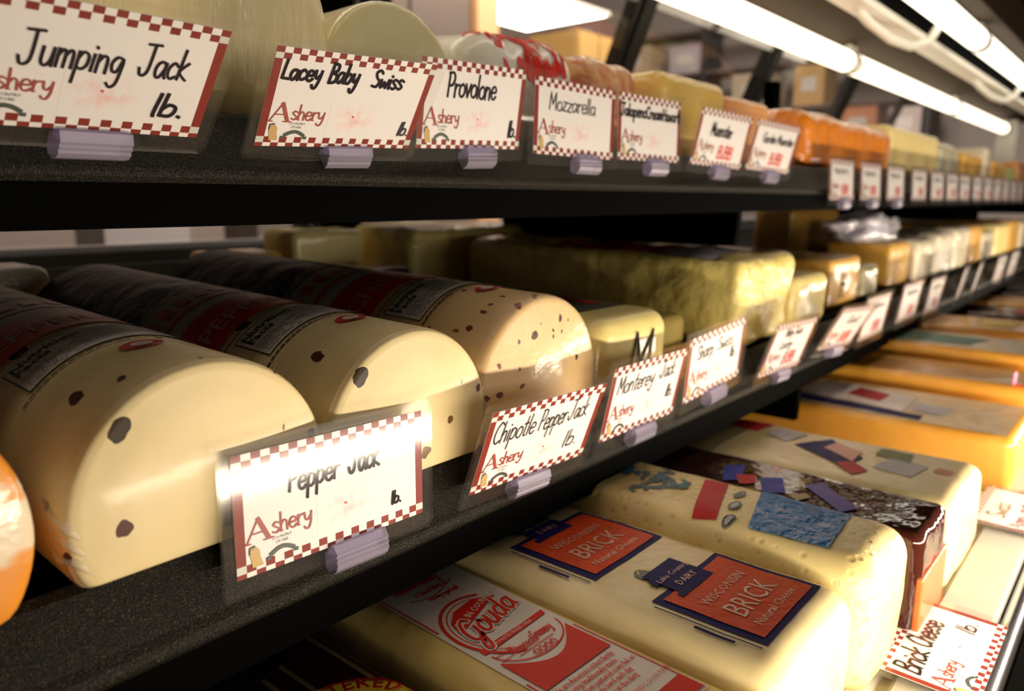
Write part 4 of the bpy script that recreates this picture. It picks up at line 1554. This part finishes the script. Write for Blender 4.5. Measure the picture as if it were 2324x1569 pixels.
b = MB(); b.box(X0, X1, 1.02, 1.12, .955, 1.118)
o = b.build('trim_1', FRAME); o['kind'] = 'structure'
b = MB(); b.box(X0, X1, dy(1.12) - .035, dy(1.12) + .02, 1.116, 1.134)
o = b.build('trim_2', FRAME); o['kind'] = 'structure'
b = MB(); b.box(X0, X1, .625, .92, 1.660, 1.74)
o = b.build('trim_3', flat('brown_header', (.045, .033, .025), .5)); o['kind'] = 'structure'
for i in range(6):
    xa = -.62 + i * .69
    fr = MB()
    slope_bar(fr, xa, xa + .045, 1.141, 1.68)
    slope_bar(fr, xa + .66, xa + .675, 1.141, 1.68, .03)
    slope_bar(fr, xa, xa + .67, 1.655, 1.68)
    o = fr.build('door_%d' % (i + 1), FRAME)
    o['kind'] = 'structure'
    g = MB()
    slope_bar(g, xa, xa + .675, 1.127, 1.141)
    g.build('bottom_rail', flat('pale_grey_rail', (.50, .49, .52), .35), o)
    g = MB()
    slope_bar(g, xa + .04, xa + .665, 1.145, 1.66, .004)
    g.build('glass_pane', GLASS, o)
# a dark post of the case between the shelves
for x, lab in ((.600, 'black rear post of the case seen between the shelves'), (1.98, 'second black rear post of the case, further right')):
    b = MB(); b.box(x, x + .042, .805, .835, .955, 1.50)
    tag(b.build('rear_post', BLACK), lab, 'post')

# ------------------------------------------------------------------ the shop room
b = MB(); b.box(-3, 9, -2.5, 6.5, -.05, 0)
o = b.build('floor', flat('floor_tiles', (.20, .16, .13), .5)); o['kind'] = 'structure'
b = MB(); b.box(-3, 9, 6.4, 6.5, 0, 4.2)
o = b.build('wall_back', flat('back_wall', (.40, .33, .29), .7)); o['kind'] = 'structure'
b = MB(); b.box(8.9, 9, -2.5, 6.5, 0, 4.2)
o = b.build('wall_right', flat('side_wall', (.46, .41, .38), .7)); o['kind'] = 'structure'
b = MB(); b.box(-3, 9, 1.3, 6.5, 4.15, 4.2)
o = b.build('ceiling', flat('ceiling_board', (.42, .36, .33), .7)); o['kind'] = 'structure'
t = thing('ceiling_light', 'bright white ceiling panel light seen through the rear glass', 'lamp', (4.86, 3.95, 2.65))
b = MB(); b.box(-.48, .48, -.42, .42, -.03, 0)
b.build('frame', WHITE_PAINT, t)
for x in (-.4, .4):
    b = MB(); b.tube([(x, 0, 0), (x, 0, 1.5)], .008, 8)
    b.build('hanger', BLACK, t)
b = MB(); b.box(-.45, .45, -.40, .40, -.036, -.03)
b.build('diffuser', flat('panel_glow', (1, 1, 1), .5, emis=((1.0, .95, .86), 9.0)), t)


def cupboard(label, x, y, w, h, d, z, mat, n=2):
    t = thing('wall_cabinet', label, 'cabinet', (x, y, z))
    b = MB(); b.box(-w / 2, w / 2, 0, d, 0, h)
    b.build('carcass', mat, t)
    for i in range(n):
        b = MB(); b.box(-w / 2 + w / n * i + .01, -w / 2 + w / n * (i + 1) - .01, -.02, 0, .01, h - .01)
        dr = b.build('door', mat, t)
        b = MB(); b.box(-w / 2 + w / n * (i + .5) - .06, -w / 2 + w / n * (i + .5) + .06, -.035, -.02, h * .12, h * .12 + .015)
        b.build('handle', CHROME, dr)
    return t


cupboard('tan wooden cabinet left of the ceiling light, seen through the rear glass', 3.635, 3.3, .21, 2.60, .4, 0, flat('tan_wood', (.62, .36, .17), .5), 1)
cupboard('dark brown tall cabinet left of the tan one, seen through the rear glass', 3.0, 3.3, .95, 2.60, .4, 0, flat('dark_wood', (.10, .07, .055), .5))
cupboard('ochre wooden cabinet right of the ceiling light, seen through the rear glass', 4.68, 3.2, .50, 2.34, .4, 0, flat('ochre_wood', (.42, .26, .08), .5))
cupboard('beige cabinet behind the second glass door', 7.4, 4.3, 1.0, 2.55, .4, 0, flat('beige_wood', (.42, .31, .20), .55), 3)
cupboard('low dark counter across the back room', 2.2, 3.0, 3.4, .92, .6, 0, flat('counter_dark', (.06, .045, .04), .5), 6)
for i, (x, y, z, w_, h_, c, l) in enumerate(((.55, 3.2, .92, .55, .22, (.42, .37, .36), 'grey appliance on the back counter at the left'), (1.45, 3.2, .92, .35, .34, (.52, .47, .46), 'tall pale box on the back counter'),
                                            (2.2, 3.2, .92, .5, .2, (.16, .13, .11), 'low dark box on the back counter'), (6.0, 2.6, 1.28, .42, .34, (.60, .42, .40), 'pink carton through the rear glass near the rind block'),
                                            (7.8, 2.6, 1.30, .5, .42, (.62, .36, .20), 'orange carton far through the rear glass'))):
    t = thing('carton', l, 'box', (x, y, z))
    b = MB(); b.box(-w_ / 2, w_ / 2, 0, .3, 0, h_)
    b.build('carton_body', flat('carton_%d' % i, c, .6), t)
    b = MB(); b.box(-w_ / 2 + .01, w_ / 2 - .01, .01, .29, h_, h_ + .012)
    b.build('lid', flat('carton_lid_%d' % i, tuple(q * .85 for q in c), .6), t)
t = thing('storage_shelf', 'open shelf unit carrying the cartons behind the right glass doors', 'shelf', (6.9, 2.55, 0))
for z in (.4, .85, 1.28):
    b = MB(); b.box(-1.15, 1.15, 0, .45, z - .03, z)
    b.build('board', flat('shelf_board', (.20, .15, .11), .6), t)
for x in (-1.15, 1.11):
    b = MB(); b.box(x, x + .04, 0, .45, 0, 1.28)
    b.build('upright', flat('shelf_board', (.20, .15, .11), .6), t)

t = thing('stock_rack', 'dark rack of boards along the far right wall, seen through the sloping glass', 'rack', (8.3, 3.9, 0))
for z in (.6, 1.2, 1.75, 2.15, 2.6, 3.05):
    b = MB(); b.box(-.22, .22, -2.1, 2.4, z - .03, z)
    b.build('board', flat('rack_board', (.16, .12, .10), .6), t)
for y in (-2.1, .2, 2.36):
    b = MB(); b.box(-.22, .22, y, y + .04, 0, 3.3)
    b.build('upright', flat('rack_upright', (.05, .045, .045), .5), t)
for y, z, wd, h, c, l in ((5.75, 3.05, .45, .30, (.60, .36, .34), 'pink carton on the top board of the far rack'),
                          (5.05, 2.60, .50, .36, (.55, .44, .28), 'straw carton on the far rack under the pink one'),
                          (4.35, 2.60, .40, .30, (.52, .48, .54), 'pale lilac carton on the far rack'),
                          (3.55, 2.15, .45, .38, (.60, .50, .36), 'beige carton on the far rack beside the dark mullion'),
                          (2.95, 2.15, .30, .40, (.66, .42, .16), 'ochre carton on the far rack'),
                          (2.45, 1.75, .35, .36, (.70, .30, .14), 'orange carton low on the far rack'),
                          (2.02, 1.75, .28, .32, (.58, .50, .48), 'pale grey carton at the right end of the far rack')):
    o = thing('stock_carton', l, 'box', (8.3, y, z))
    b = MB(); b.box(-.18, .18, -wd / 2, wd / 2, 0, h)
    b.build('carton_body', flat('stock_%d' % int(y * 100), c, .6), o)
    b = MB(); b.box(-.186, -.18, -wd / 4, wd / 4, h * .35, h * .7)
    b.build('carton_label', flat('stock_label', (.75, .70, .66), .5), o)
